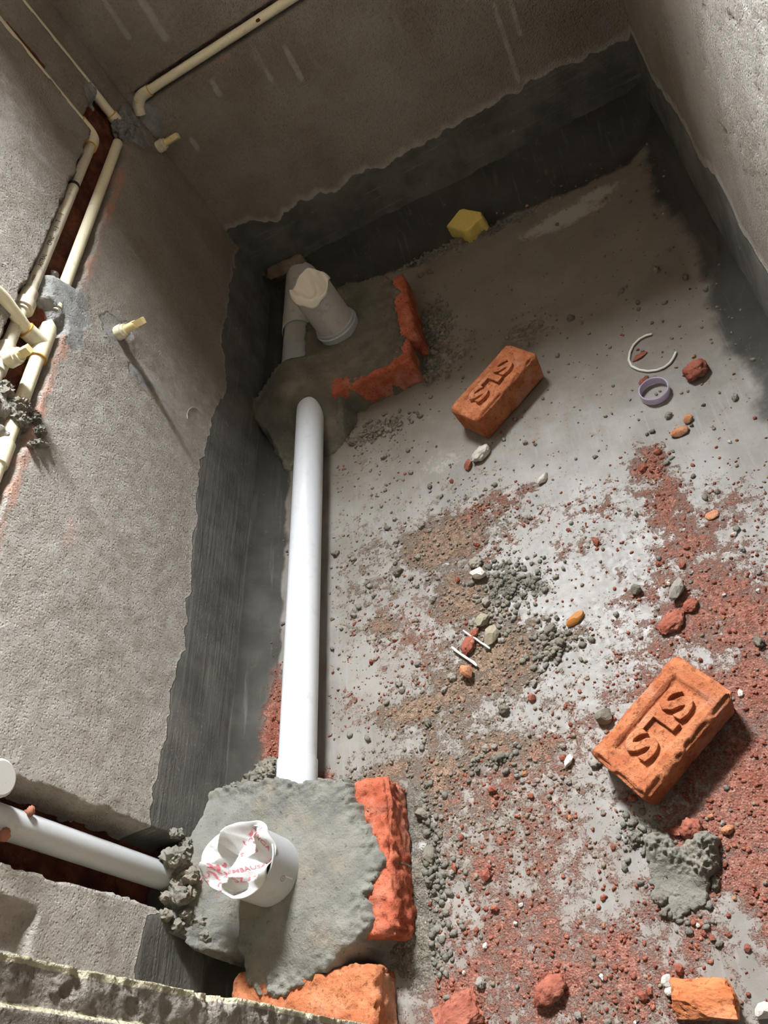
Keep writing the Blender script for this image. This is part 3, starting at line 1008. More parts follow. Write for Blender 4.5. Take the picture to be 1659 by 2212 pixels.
# ------------------------------------------------------------------ DRAIN PIPES
def pipe_y(name, parent, x, z, y0, y1, r, m, t=.003, seg=48):
    me = lathe_mesh(name, tube_profile(r, t, 0, y1 - y0), seg)
    return obj(name, me, m, parent, (x, y0, z), (-math.pi / 2, 0, 0))


PX_, PZ_ = -.918, .070
dp = thing('drain_pipe', 'long white plastic drain pipe lying along the floor between two mortar blocks', 'pipe', (0, 0, 0))
pipe_y('barrel', dp, PX_, PZ_, .60, 1.79, .0415, MAT['pvc'])
pipe_y('socket', dp, PX_, PZ_, .55, .662, .0440, MAT['pvc'])

ep = thing('elbow_pipe', 'pale plastic pipe half buried in mortar at the back left corner', 'pipe', (0, 0, 0))
ex, ez = -.968, .080
pipe_y('barrel', ep, ex, ez, 1.85, 2.30, .050, MAT['pvc_dull'])
pipe_y('socket', ep, ex, ez, 2.13, 2.46, .0565, MAT['pvc_grey'])


def riser(name, label, loc, r, z0, z1, collar, m, mc):
    t = thing(name, label, 'pipe', (loc[0], loc[1], 0))
    obj('barrel', lathe_mesh('barrel', tube_profile(r, .0035, z0, z1), 64), m, t)
    if collar:
        cz = collar
        prof = [(r - .001, cz - .05), (r + .006, cz - .05), (r + .0065, cz - .012), (r + .0095, cz - .010), (r + .0095, cz - .004), (r + .006, cz - .001), (r + .0055, cz + .007), (r + .002, cz + .0085), (r - .001, cz + .0085)]
        obj('collar', lathe_mesh('collar', prof, 64, True), mc, t)
    return t


NS = (-.937, .431)
near = riser('drain_riser', 'grey plastic drain stub stuffed with red printed paper, in the near mortar block', NS, .0635, .06, .205, None, MAT['pvc_dull'], None)
# round printed mark and paint scratch on the stub
def cyl_wrap(me, r, ang0, z0, flip=1):
    for v in me.vertices:
        a = ang0 + flip * v.co.x / r
        z = z0 + v.co.y
        rr = r + v.co.z
        v.co = (rr * math.cos(a), rr * math.sin(a), z)


V, Fq = [], []
for k in range(24):
    a = 2 * math.pi * k / 24
    V += [(.0052 * math.cos(a), .0062 * math.sin(a), .0004), (.0043 * math.cos(a), .0053 * math.sin(a), .0004)]
for k in range(24):
    l = (k + 1) % 24
    Fq.append((2 * k, 2 * l, 2 * l + 1, 2 * k + 1))
me = mesh_np('printed_mark', V, Fq, False)
cyl_wrap(me, .0635, -.50, .160)
obj('printed_mark', me, MAT['ink_blue'], near)
me = text_mesh('printed_mark', 'e', .008, 0, 'CENTER', 0, 1)
cyl_wrap(me, .0638, -.50, .160)
obj('printed_mark', me, MAT['ink_blue'], near)
me = mesh_np('scratch', [(-.012, -.0008, .0004), (.012, -.001, .0004), (.012, .001, .0004), (-.012, .0008, .0004)], [(0, 1, 2, 3)], False)
bmx = bmesh.new(); bmx.from_mesh(me); bmesh.ops.subdivide_edges(bmx, edges=bmx.edges, cuts=5, use_grid_fill=True); bmx.to_mesh(me); bmx.free()
for v in me.vertices:
    x_, y_ = v.co.x, v.co.y
    v.co.x, v.co.y = y_, x_
cyl_wrap(me, .0635, -.42, .143)
obj('scratch', me, MAT['cpvc'], near)

FS = (-.795, 2.010)
far = riser('drain_riser', 'grey plastic drain stub plugged with cream paper, with pale collar, in the far block', FS, .0615, .06, .272, .133, MAT['pvc_grey'], MAT['pvc_dull'])


def crumple(name, r, z0, amp, seed, tilt=(0, 0), over=0.0, nr=34, na=110, bowl=0.0, rim=0.0):
    """crumpled sheet stuffed in a pipe mouth; returns mesh and height function"""
    rg = np.random.default_rng(seed)
    dirs = rg.uniform(0, np.pi, 7)
    offs = rg.uniform(0, 9, 7)
    frq = rg.uniform(16, 42, 7)
    amps = rg.uniform(.4, 1.0, 7)

    def hgt(x, y):
        wx = x + (fbm(x * 25 + 5, y * 25 + 5, None, 2, seed) - .5) * .03
        wy = y + (fbm(x * 25 + 15, y * 25 + 5, None, 2, seed + 1) - .5) * .03
        s = np.zeros_like(np.asarray(x, float))
        for d, o, f, a in zip(dirs, offs, frq, amps):
            u = (wx * np.cos(d) + wy * np.sin(d)) * f + o
            s = s + a * (np.abs((u % 2) - 1) - .5)
        q = np.sqrt(x * x + y * y) / r
        z = z0 + amp * s * sstep(1.12, .75, q) + tilt[0] * x + tilt[1] * y - bowl * sstep(.75, .2, q)
        z = z + rim * np.exp(-.5 * ((q - .86) / .12) ** 2)
        return z - .03 * sstep(.95, 1.05, q) * (1 - over)
    V = []
    for i in range(nr + 1):
        q = i / nr
        for k in range(na):
            a = 2 * np.pi * k / na
            rr = r * q * (1.0 + (0.06 * np.sin(3 * a + seed) + .03 * np.sin(7 * a)) * q * over)
            V.append((rr * np.cos(a), rr * np.sin(a)))
    V = np.array(V)
    zz = hgt(V[:, 0], V[:, 1])
    P = np.concatenate([V, zz[:, None]], 1)
    Fq = []
    for i in range(nr):
        for k in range(na):
            l = (k + 1) % na
            if i == 0:
                Fq.append((k, na + k, na + l))
            else:
                Fq.append((i * na + k, (i + 1) * na + k, (i + 1) * na + l, i * na + l))
    b = len(P)
    Fl = [tuple(f) for f in Fq]
    me = mesh_np(name, P, Fl, True)
    me.set_sharp_from_angle(angle=math.radians(22))
    return me, hgt


pp = thing('paper_plug', 'crumpled white paper with red print stuffed in the near drain stub', 'paper', (NS[0], NS[1], 0))
pm, hp = crumple('sheet', .067, .220, .021, 5, (-.32, -.04), .95, bowl=.010, rim=.006)
so = obj('sheet', pm, MAT['paper'], pp)
md = so.modifiers.new('thickness', 'SOLIDIFY'); md.thickness = .0008


def paper_text(body, size, cx, cy, ang, bend_=0.0):
    me = text_mesh('printed_words', body, size, 0, 'CENTER', 0, 1, offset=.0001)
    ca, sa = math.cos(ang), math.sin(ang)
    co = np.array([v.co[:] for v in me.vertices])
    u = co[:, 0]; w = co[:, 1] + bend_ * co[:, 0] ** 2
    x = cx + u * ca - w * sa; y = cy + u * sa + w * ca
    z = hp(x, y) + .0011
    for v, a, b, c in zip(me.vertices, x, y, z):
        v.co = (a, b, c)
    obj('printed_words', me, MAT['ink_red'], so)


# words follow the folds of the sheet as far as they can be read
def ppx(px, py):
    p = flo(px, py, .215)
    return p[0] - NS[0], p[1] - NS[1]


for body, size, a, b, bn in [('TELANGA', .0105, (556, 1785), (572, 1832), 0), ('Assista', .010, (543, 1800), (553, 1845), 0),
                             ('EMBAUSANZE', .0105, (520, 1890), (570, 1850), 0), ('SZ 4 ZE', .010, (515, 1912), (560, 1885), 0),
                             ('6+', .010, (520, 1838), (523, 1855), 0), ('m', .010, (508, 1868), (516, 1874), 0)]:
    ax, ay = ppx(*a); bx, by = ppx(*b)
    paper_text(body, size, (ax + bx) / 2, (ay + by) / 2, math.atan2(by - ay, bx - ax), bn)
# red patterned smears of the print
rp = random.Random(3)
for (px, py, n) in [(486, 1880, 9), (470, 1895, 7), (535, 1800, 8), (490, 1920, 6), (540, 1815, 6)]:
    cx_, cy_ = ppx(px, py)
    for k in range(n):
        a = rp.uniform(0, 6.28)
        L = rp.uniform(.003, .007); wd = rp.uniform(.0006, .0013)
        x0 = cx_ + rp.gauss(0, .006); y0 = cy_ + rp.gauss(0, .006)
        pts = []
        for i in range(7):
            aa = a + i * .35
            x0 += math.cos(aa) * L / 4; y0 += math.sin(aa) * L / 4
            pts.append((x0, y0, aa))
        Vv = []
        for (x, y, aa) in pts:
            for sgn in (-1, 1):
                xx, yy = x - math.sin(aa) * wd * sgn, y + math.cos(aa) * wd * sgn
                Vv.append((xx, yy, float(hp(np.array([xx]), np.array([yy]))[0]) + .0011))
        Ff = [(2 * i, 2 * i + 1, 2 * i + 3, 2 * i + 2) for i in range(6)]
        obj('printed_mark', mesh_np('printed_mark', Vv, Ff, False), MAT['ink_red'], so)

cp = thing('paper_plug', 'crumpled plain cream paper stuffed in the far drain stub', 'paper', (FS[0], FS[1], 0))
cm, hc = crumple('sheet', .066, .278, .014, 12, (-.05, .18), .55, bowl=.016, rim=.010)
so2 = obj('sheet', cm, MAT['cloth'], cp)
md = so2.modifiers.new('thickness', 'SOLIDIFY'); md.thickness = .0008

# ------------------------------------------------------------------ MORTAR BLOCKS
def mortar_field(name, outline, x0, x1, y0, y1, top, step=.0036, seed=0, soft=.014, extra=None, amp=.006, lump=.022):
    nx, ny = int((x1 - x0) / step) + 1, int((y1 - y0) / step) + 1
    X, Y = np.meshgrid(np.linspace(x0, x1, nx), np.linspace(y0, y1, ny), indexing='ij')
    wob = (fbm(X * 26 + 3, Y * 26 + 3, None, 5, seed) - .5) * .040 + (fbm(X * 120, Y * 120, None, 2, seed + 8) - .5) * .010
    sd = poly_sd(X, Y, outline) + wob
    m = sstep(-soft, soft * .35, sd)
    t = top(X, Y) + (fbm(X * 20, Y * 20, None, 3, seed + 2) - .5) * amp + (fbm(X * 90, Y * 90, None, 3, seed + 4) - .5) * amp * .5
    edge_lump = np.exp(-.5 * (sd / .02) ** 2) * (fbm(X * 110, Y * 110, None, 3, seed + 6) - .45) * lump
    Z = -.02 + m * (t + .02 + edge_lump)
    if extra is not None:
        Z = extra(X, Y, Z)
    # drop quads that lie fully below the floor
    nu, nv = X.shape
    V = np.stack([X, Y, Z], -1).reshape(-1, 3)
    Fq = grid_faces(nu, nv)
    zz = V[:, 2][Fq].max(1)
    Fq = Fq[zz > -.012]
    used = np.unique(Fq)
    remap = -np.ones(len(V), int); remap[used] = np.arange(len(used))
    return mesh_np(name, V[used], remap[Fq], True)


nb_out = [(-1.14, .64), (-1.08, .625), (-1.02, .615), (-.93, .612), (-.83, .59), (-.775, .575), (-.750, .53), (-.725, .47), (-.705, .42), (-.735, .36),
          (-.728, .325), (-.765, .285), (-.80, .262), (-.86, .238), (-.93, .226), (-1.0, .24), (-1.012, .30), (-1.05, .31), (-1.10, .325), (-1.14, .33)]


def nb_top(X, Y):
    t = .112 + .010 * np.exp(-((X - NS[0]) ** 2 + (Y - NS[1]) ** 2) / .012)
    ramp = np.clip((-1.015 - X) / .10, 0, 1)
    t = t + ramp * .075 * sstep(.62, .45, Y)
    t = t - np.exp(-.5 * ((X + 1.018) / .006) ** 2) * .018 * sstep(.40, .34, Y)
    t = t - .018 * sstep(-.80, -.71, X) - .02 * sstep(.33, .23, Y)
    t = t + .012 * sstep(.50, .60, Y) * np.exp(-.5 * ((X - PX_) / .06) ** 2)
    return t


nblk = thing('mortar_block', 'near brick and mortar block around the drain stub with printed paper', 'block', (0, 0, 0))
obj('mortar_bed', mortar_field('mortar_bed', nb_out, -1.13, -.66, .19, .68, nb_top, .0034, 101), MAT['mortar'], nblk)
me = rough_box('brick', .285, .10, .090, .012, .0040, .0095, 75, 1, None, .03, .02)
obj('brick', me, MAT['brick_red'], nblk, (-.742, .440, -.004), (0, 0, math.radians(92)))
me = rough_box('brick', .305, .10, .094, .014, .0040, .0085, 60, 4, None, .03, .02)
obj('brick', me, MAT['brick'], nblk, (-.882, .215, -.004), (0, 0, math.radians(-3)))

fb_out = [(-1.14, 1.84), (-1.09, 1.74), (-1.04, 1.62), (-.99, 1.585), (-.93, 1.60), (-.86, 1.60), (-.82, 1.66), (-.80, 1.735), (-.70, 1.752), (-.59, 1.775), (-.582, 1.86), (-.600, 2.0),
          (-.585, 2.10), (-.63, 2.19), (-.75, 2.24), (-.86, 2.27), (-.96, 2.24), (-.945, 2.06), (-.965, 1.95), (-1.02, 1.915), (-1.08, 1.90)]


def fb_top(X, Y):
    t = np.full_like(X, .100)
    t = t + .012 * np.exp(-((X - FS[0]) ** 2 + (Y - FS[1]) ** 2) / .012)
    t = t + np.exp(-.5 * ((X - ex) / .06) ** 2) * sstep(1.97, 1.91, Y) * sstep(1.70, 1.79, Y) * .046
    low = sstep(1.84, 1.60, Y) * sstep(-.74, -.86, X)
    t = t - low * .092 + np.exp(-.5 * ((X - PX_) / .05) ** 2) * sstep(1.62, 1.76, Y) * sstep(1.95, 1.85, Y) * .018
    return t


fblk = thing('mortar_block', 'far brick and mortar block around the drain stub with cream paper', 'block', (0, 0, 0))
obj('mortar_bed', mortar_field('mortar_bed', fb_out, -1.13, -.54, 1.48, 2.33, fb_top, .0042, 131, .020), MAT['mortar_damp_shade'], fblk)
me = rough_box('brick', .265, .10, .100, .007, .0055, .0020, 45, 7, None, .04, .006)
obj('brick', me, MAT['brick_red'], fblk, (-.700, 1.792, -.003), (0, 0, math.radians(2)))
me = rough_box('brick', .33, .075, .098, .010, .0055, .0035, 45, 9, None, .04, .008)
obj('brick', me, MAT['brick_red'], fblk, (-.594, 2.005, -.003), (0, 0, math.radians(95)))

# brick bat cemented in where the elbow pipe enters the wall
hb = tag(obj('brick_bat', rough_box('brick_bat', .15, .12, .05, .012, .006, .004, 40, 15, None, 0, .01), MAT['mortar_brown'], None, (-1.01, 2.462, .085), (math.radians(-62), .1, .1)),
         'brown mortar covered brick bat in the dark corner above the elbow pipe', 'brick')

# ------------------------------------------------------------------ LOOSE BRICKS
def loose_brick(name, label, loc, ang, L, W, H, seed, m, frog, tilt=(0, 0), amp=.003, chip=.012, flip=False):
    t = thing(name, label, 'brick', loc, (tilt[0], tilt[1], ang))
    obj('body', rough_box('body', L, W, H, .011, .0034, amp, 55, seed, frog, .05, chip), m, t)
    me = text_mesh('lettering', 'SLS', W * .56, .006, 'CENTER', .0016, 0, offset=.0012)
    co = np.array([v.co[:] for v in me.vertices])
    w = co[:, 0].max() - co[:, 0].min()
    k = frog[0] * .86 / w
    for v in me.vertices:
        v.co.x *= k
        v.co.z += (fbm(np.array([v.co.x * 90]), np.array([v.co.y * 90]), None, 2, seed)[0] - .5) * .0025
    obj('lettering', me, m, t, (-.002, .004, H - frog[2] + .0030), (0, 0, math.pi if not flip else 0))
    return t


loose_brick('loose_brick', 'orange brick stamped SLS lying in red dust at the right, long shadow beside it', (-.166, .563, .002), math.radians(37.8), .238, .124, .076, 21, MAT['brick'], (.165, .072, .009))
loose_brick('loose_brick', 'dull red brick with worn stamped frog on the grey floor beside the far mortar block', (-.350, 1.540, .0), math.radians(39.8), .243, .112, .088, 27, MAT['brick'], (.17, .066, .006), amp=.0016, chip=.006)

# ------------------------------------------------------------------ SUPPLY PIPES ON THE WALLS
PR = .0135
xw = -1.131


def ring_at(p, d, r, w=.0022):
    p, d = Vector(p), Vector(d).normalized()
    return sweep([p - d * w / 2, p + d * w / 2], r, 22)


# inner pipe: comes down, elbow, runs along the chase towards the door
p1 = thing('supply_pipe', 'printed cream water pipe in the upper part of the left wall chase', 'pipe', (0, 0, 0))
z1, y1 = .871, 2.213
xw1 = xw - .004
obj('barrel', sweep_mesh('barrel', [(xw1, .7, z1 - .002), (xw1, 1.5, z1), (xw1, y1 - .03, z1)], PR), MAT['cpvc_dirty'], p1)
obj('barrel', sweep_mesh('barrel', [(xw1, y1, z1 + .03), (xw1 + .002, y1, 1.39)], PR), MAT['cpvc'], p1)
eb = obj('elbow', join_parts('elbow', [sweep([(xw1, y1 - .052, z1)] + bend((xw1, y1 - .025, z1), (xw1, y1, z1), (xw1, y1, z1 + .025)) + [(xw1, y1, z1 + .052)], PR + .004, 20)]), MAT['cpvc'], p1)
obj('glue_ring', join_parts('glue_ring', [ring_at((xw1, y1 - .053, z1), (0, 1, 0), PR + .0042)]), MAT['glue'], eb)
obj('glue_ring', join_parts('glue_ring', [ring_at((xw1, y1, z1 + .053), (0, 0, 1), PR + .0042)]), MAT['glue'], eb)
obj('coupling', join_parts('coupling', [sweep([(xw1, 1.43, z1), (xw1, 1.50, z1)], PR + .0045, 20), sweep([(xw1, 1.438, z1), (xw1, 1.462, z1)], PR + .009, 20)]), MAT['cpvc_dirty'], p1)
obj('coupling', join_parts('coupling', [sweep([(xw1, 1.235, z1), (xw1, 1.315, z1)], PR + .0045, 20), sweep([(xw1, 1.27, z1), (xw1 + .03, 1.27, z1)], PR + .003, 20)]), MAT['cpvc_dirty'], p1)
# printing along the pipe
def pipe_print(body, size, yc, ang):
    me = text_mesh('printing', body, size, 0, 'CENTER', 0, 1, offset=.00012)
    r = PR + .0004
    for v in me.vertices:
        y = yc + v.co.x
        a = ang + v.co.y / r
        v.co = (xw1 + r * math.cos(a), y, z1 + r * math.sin(a))
    obj('printing', me, MAT['ink'], p1)


pipe_print('ASTRAL', .014, 1.605, .55)
pipe_print('CPVC', .0145, 1.683, .55)
pipe_print('H E', .013, 1.735, .45)
pipe_print('T', .017, 1.768, .6)
pipe_print('I', .019, 1.80, .6)
pipe_print('===', .012, 1.535, .75)
obj('smudge', sweep_mesh('smudge', [(xw1, 1.945, z1), (xw1, 1.957, z1)], PR + .0006), MAT['ink'], p1)

p2 = thing('supply_pipe', 'clean cream water pipe in the lower part of the left wall chase, with tee branch', 'pipe', (0, 0, 0))
z2 = .804
obj('barrel', sweep_mesh('barrel', [(xw, 1.57, z2), (xw, 2.30, z2)], PR + .0005), MAT['cpvc'], p2)
obj('barrel', sweep_mesh('barrel', [(xw, .7, z2), (xw, 1.40, z2)], PR + .0015), MAT['cpvc'], p2)
y2 = 2.378
obj('barrel', sweep_mesh('barrel', [(xw + .004, y2, .83), (xw + .004, y2, .91), (xw - .004, y2, 1.39)], PR), MAT['cpvc'], p2)
el = obj('elbow', join_parts('elbow', [sweep([(xw, y2 - .035, z2 + .004)] + bend((xw, y2 - .02, z2 + .006), (xw, y2, z2 + .006), (xw + .004, y2, z2 + .03)) + [(xw + .004, y2, z2 + .05)], PR + .004, 20)]), MAT['cpvc'], p2)
obj('glue_ring', join_parts('glue_ring', [ring_at((xw + .004, y2, z2 + .051), (0, 0, 1), PR + .0042)]), MAT['glue'], el)
yb = 1.387
tee = obj('tee', join_parts('tee', [sweep([(xw, yb - .045, z2), (xw, yb + .045, z2)], PR + .006, 22), sweep([(xw, yb, z2), (xw + .001, yb, z2 + .045)], PR + .006, 22),
                                    sweep([(xw, yb + .045, z2), (xw + .006, yb + .06, z2 + .004), (xw + .010, yb + .075, z2 + .006)], [PR + .006, PR + .002, .002], 22)]), MAT['cpvc'], p2)
obj('glue_ring', join_parts('glue_ring', [ring_at((xw, yb - .046, z2), (0, 1, 0), PR + .0063, .003)]), MAT['glue'], tee)
obj('glue_ring', join_parts('glue_ring', [ring_at((xw + .001, yb, z2 + .046), (0, 0, 1), PR + .0063)]), MAT['glue'], tee)
obj('branch', sweep_mesh('branch', [(xw + .001, yb, z2 + .04), (xw + .022, yb + .002, .93), (xw + .03, yb + .004, 1.39)], PR + .001), MAT['cpvc'], p2)
obj('socket', join_parts('socket', [sweep([(xw, 1.035, z2), (xw, 1.09, z2)], PR + .0055, 20)]), MAT['cpvc'], p2)
obj('coupling', join_parts('coupling', [sweep([(xw + .006, 1.50, z2 + .002), (xw + .008, 1.56, z2)], [PR * .7, PR * .75], 18), sweep([(xw + .008, 1.508, z2 + .002), (xw + .008, 1.520, z2 + .002)], PR * .85, 18)]), MAT['cpvc'], p2)

# back wall pipe
p3 = thing('supply_pipe', 'cream water pipe let into the back wall, running up to the top edge', 'pipe', (0, 0, 0))
yb3, z3 = YB + .004, .823
obj('barrel', sweep_mesh('barrel', [(-1.035, yb3, z3), (-.5, yb3, z3), (XR, yb3, z3)], PR), MAT['cpvc'], p3)
e3 = obj('elbow', join_parts('elbow', [sweep([(-1.035, yb3, z3)] + bend((-1.058, yb3, z3), (-1.082, yb3, z3), (-1.098, yb3 - .004, z3 - .022)) + [(-1.106, yb3 - .006, z3 - .04)], PR + .0035, 20)]), MAT['cpvc'], p3)
obj('glue_ring', join_parts('glue_ring', [ring_at((-1.036, yb3, z3), (1, 0, 0), PR + .0038)]), MAT['glue'], e3)
obj('glue_ring', join_parts('glue_ring', [ring_at((-1.085, yb3 - .001, z3 - .008), (1, 0, .6), PR + .0042, .0018)]), MAT['glue'], e3)
obj('nail_head', clod_mesh('nail_head', 3, 2, .2), MAT['brick_dark'], p3, (-.640, yb3 - .0135, z3 + .003)).scale = (.007, .004, .006)


def plug_stub(label, y, z, x0, L, ang=0.0):
    t = thing('pipe_plug', label, 'plug', (x0, y, z), (ang, 0, 0), 'threaded plugs closing the water outlets')
    V, Fq = sweep([(0, 0, 0), (.024, 0, 0)], .0185, 10)
    V2, F2 = sweep([(.020, 0, 0), (.032, 0, 0)], .0150, 20)
    obj('socket', join_parts('socket', [(V, Fq), (V2, F2)]), MAT['cpvc'], t)
    V, Fq = sweep([(.028, 0, 0), (L * .72, 0, 0)], .0105, 16)
    V2, F2 = sweep([(L * .68, 0, 0), (L - .002, 0, 0), (L, 0, 0)], [.0120, .0118, .0105], 4)
    obj('square_head', join_parts('square_head', [(V, Fq), (V2, F2)]), MAT['cpvc_plug'], t)
    return t


plug_stub('yellow pipe plug sticking out of the left wall, casting a long thin shadow down it', 1.595, .643, XL - .004, .088, .3)
plug_stub('small yellow pipe plug close to the corner of the left and back walls', 2.475, .684, XL - .004, .082, .2)
plug_stub('square headed yellow plug at the left picture edge in the chase', 1.262, .868, xw1 + .02, .058, .6)

# mortar clumps stuck round the pipes
def clump(name, label, pts, m, seed, sub=4):
    parts = []
    for i, (x, y, z, r) in enumerate(pts):
        me = clod_mesh('tmp', seed + i, sub, .60, 3.6, .9)
        rot = Matrix.Rotation(i * 1.7, 3, 'X') @ Matrix.Rotation(i * 2.3, 3, 'Z')
        V = [rot @ v.co * r + Vector((x, y, z)) for v in me.vertices]
        parts.append((V, [tuple(p.vertices) for p in me.polygons]))
        bpy.data.meshes.remove(me)
    me = join_parts(name, parts)
    return tag(obj(name, me, m), label, 'mortar')


clump('mortar_clump', 'dark crumbly mortar clump stuck around the water pipes in the left wall chase',
      [(-1.132, 1.165, .81, .026), (-1.118, 1.150, .798, .017), (-1.115, 1.178, .775, .014), (-1.120, 1.185, .81, .018), (-1.112, 1.155, .757, .013), (-1.112, 1.125, .752, .010), (-1.14, 1.20, .85, .026), (-1.14, 1.15, .865, .028), (-1.145, 1.10, .86, .026), (-1.14, 1.06, .85, .024), (-1.111, 1.11, .765, .008), (-1.110, 1.135, .735, .007)], MAT['mortar_rough'], 41)
hr = random.Random(8)
heap = []
for (x, y, z, sp_, n) in [(-1.112, .45, .205, .022, 7), (-1.10, .41, .19, .022, 7), (-1.10, .365, .175, .02, 7), (-1.075, .345, .135, .018, 6), (-1.055, .325, .095, .016, 6), (-1.045, .31, .06, .014, 5), (-1.112, .485, .20, .015, 5)]:
    for _ in range(n):
        heap.append((max(x + hr.gauss(0, sp_ * .6), -1.125), y + hr.gauss(0, sp_), min(z + hr.gauss(0, sp_ * .7), .215), hr.uniform(.009, .018)))
clump('mortar_clump', 'crumbly mortar heap where the grey waste pipe enters the floor', heap, MAT['mortar_rough'], 61, 3)
clump('mortar_clump', 'coarse mortar lump beside the long white pipe against the left wall',
      [(-1.005, .655, .07, .022), (-.985, .64, .085, .018), (-1.03, .635, .075, .022), (-1.055, .62, .095, .016), (-.995, .675, .055, .015)], MAT['mortar_rough'], 81)

clump('mortar_clump', 'grey mortar smeared over the pipe elbow near the corner of left and back walls',
      [(-1.122, 2.352, .822, .022), (-1.120, 2.385, .812, .024), (-1.120, 2.415, .80, .022), (-1.122, 2.335, .80, .016), (-1.122, 2.40, .835, .018), (-1.120, 2.44, .79, .018), (-1.122, 2.37, .79, .018)], MAT['mortar_grey'], 301)
# waste pipe in the lower left chase
wp = thing('waste_pipe', 'grey plastic waste pipe standing in a deep chase at the lower left', 'pipe', (-1.142, .437, 0))
obj('barrel', lathe_mesh('barrel', tube_profile(.0255, .0025, .16, 1.38), 40), MAT['pvc_dull'], wp)
for (y, z, lab, s) in [(.457, .553, 'round rusty clay peg holding the grey waste pipe, nearer the floor', 1.0), (.410, .590, 'red clay peg at the left picture edge holding the grey waste pipe', 1.25)]:
    t = thing('peg', lab, 'peg', (-1.17, y, z), (0, 0, 0), 'pegs wedged over the waste pipe')
    obj('shank', sweep_mesh('shank', [(0, 0, 0), (.05, 0, .0)], .0045 * s, 10), MAT['rust'], t)
    h_ = obj('head', clod_mesh('head', 5, 3, .12), MAT['rust'], t, (.054, 0, 0)); h_.scale = (.006 * s, .0085 * s, .0085 * s)
cap = thing('outlet_pipe', 'white round capped pipe end at the left picture edge', 'pipe', (XL - .03, .478, .645), (0, math.pi / 2, 0))
obj('cap', lathe_mesh('cap', [(.0, .058), (.026, .058), (.030, .054), (.031, .02), (.031, 0), (.0, 0)], 40, False), MAT['pvc_grey'], cap)
# thin wire loop on the left wall
wpts = [onx(px, py, XL + .004) for px, py in [(405, 905), (404, 893), (408, 884), (416, 879), (425, 881), (431, 888)]]
tag(obj('wire', sweep_mesh('wire', [tuple(p) for p in wpts], .0012, 6), MAT['wire']), 'thin curved wire on the left wall above the dark band', 'wire')

# ------------------------------------------------------------------ SMALL THINGS ON THE FLOOR
def fz(x, y):
    return float(floor_z(np.array([x]), np.array([y]))[0])


# yellow sponge block with a torn corner
c = flo(1015, 520, 0)
sp = bmesh.new()
prof = [(-.058, -.042), (.040, -.045), (.050, -.030), (.052, .010), (.074, .022), (.060, .034), (.050, .030), (.045, .045), (-.05, .046), (-.060, .035)]
bot = [sp.verts.new((x, y, 0)) for x, y in prof]
top = [sp.verts.new((x * .97, y * .95, .050 + .006 * math.sin(i * 2.1))) for i, (x, y) in enumerate(prof)]
sp.faces.new(bot[::-1]); sp.faces.new(top)
for i in range(len(prof)):
    j = (i + 1) % len(prof)
    sp.faces.new((bot[i], bot[j], top[j], top[i]))
bmesh.ops.bevel(sp, geom=list(sp.edges), offset=.003, segments=2, affect='EDGES')
me = bpy.data.meshes.new('sponge'); sp.to_mesh(me); sp.free()
sx, sy = -.352, 2.365
tag(obj('sponge', me, MAT['sponge'], None, (sx, sy, fz(sx, sy) + .002), (math.radians(6), math.radians(3), math.radians(-52))), 'yellow foam block with a torn corner at the foot of the back wall', 'sponge')

# open white hoop
hc_ = [flo(px, py, .006) for px, py in [(1408, 721), (1396, 724), (1381, 732), (1368, 745), (1360, 761), (1358, 777), (1364, 790), (1380, 798), (1400, 801), (1418, 799), (1434, 793), (1447, 783), (1455, 771), (1460, 760)]]
hp_ = []
for i in range(len(hc_) - 1):
    for k in range(3):
        hp_.append(tuple(hc_[i] * (1 - k / 3) + hc_[i + 1] * (k / 3)))
hp_.append(tuple(hc_[-1]))
hp_ = [(x, y, fz(x, y) + .0035) for x, y, z in hp_]
tag(obj('cord_hoop', sweep_mesh('cord_hoop', hp_, .0032, 10), MAT['hoop']), 'open white plastic cord hoop on the grey floor at the right', 'cord')

# lilac ring cut from a pipe
rc = flo(1416, 852, .0)
ro = obj('ring_offcut', lathe_mesh('ring_offcut', tube_profile(.0345, .003, 0, .022), 48), MAT['ring'], None, (rc[0], rc[1], fz(rc[0], rc[1]) + .001), (math.radians(3), 0, 0))
tag(ro, 'translucent lilac plastic ring offcut below the white cord hoop', 'ring')

# two white plastic slivers
for (a, b, lab, r) in [((1004, 1366), (1062, 1405), 'longer white plastic sliver across the sand near the olive stones', .0022), ((980, 1402), (1036, 1442), 'broken white plastic sliver beside the small orange block chip', .0030)]:
    A_, B_ = flo(*a), flo(*b)
    pts = []
    for i in range(7):
        q = A_ * (1 - i / 6) + B_ * (i / 6)
        pts.append((q[0] + rng.normal(0, .0006), q[1] + rng.normal(0, .0006), max(fz(q[0], q[1]), .004) + .006))
    tag(obj('plastic_sliver', sweep_mesh('plastic_sliver', pts, [r * k for k in (.7, 1.1, .8, 1, .9, 1.2, .8)], 6), MAT['stick']), lab, 'sliver')

# single stones and chips that stand out
def chip(name, label, cat, px, py, r, m, kind='rock', flat=.7, rot=0.0, sc=(1, 1, 1), seed=1, sink=.25):
    p = flo(px, py, r * .4)
    me = shard_mesh(name, seed, flat) if kind == 'shard' else rock_mesh(name, seed, 2, flat, .12) if kind == 'rock' else clod_mesh(name, seed, 4 if r > .01 else 3, .32, 2.0, flat)
    o = obj(name, me, m, None, (p[0], p[1], fz(p[0], p[1]) + r * flat * (1 - sink) * sc[2]), (0, 0, rot))
    o.scale = (r * sc[0], r * sc[1], r * sc[2])
    return tag(o, label, cat)


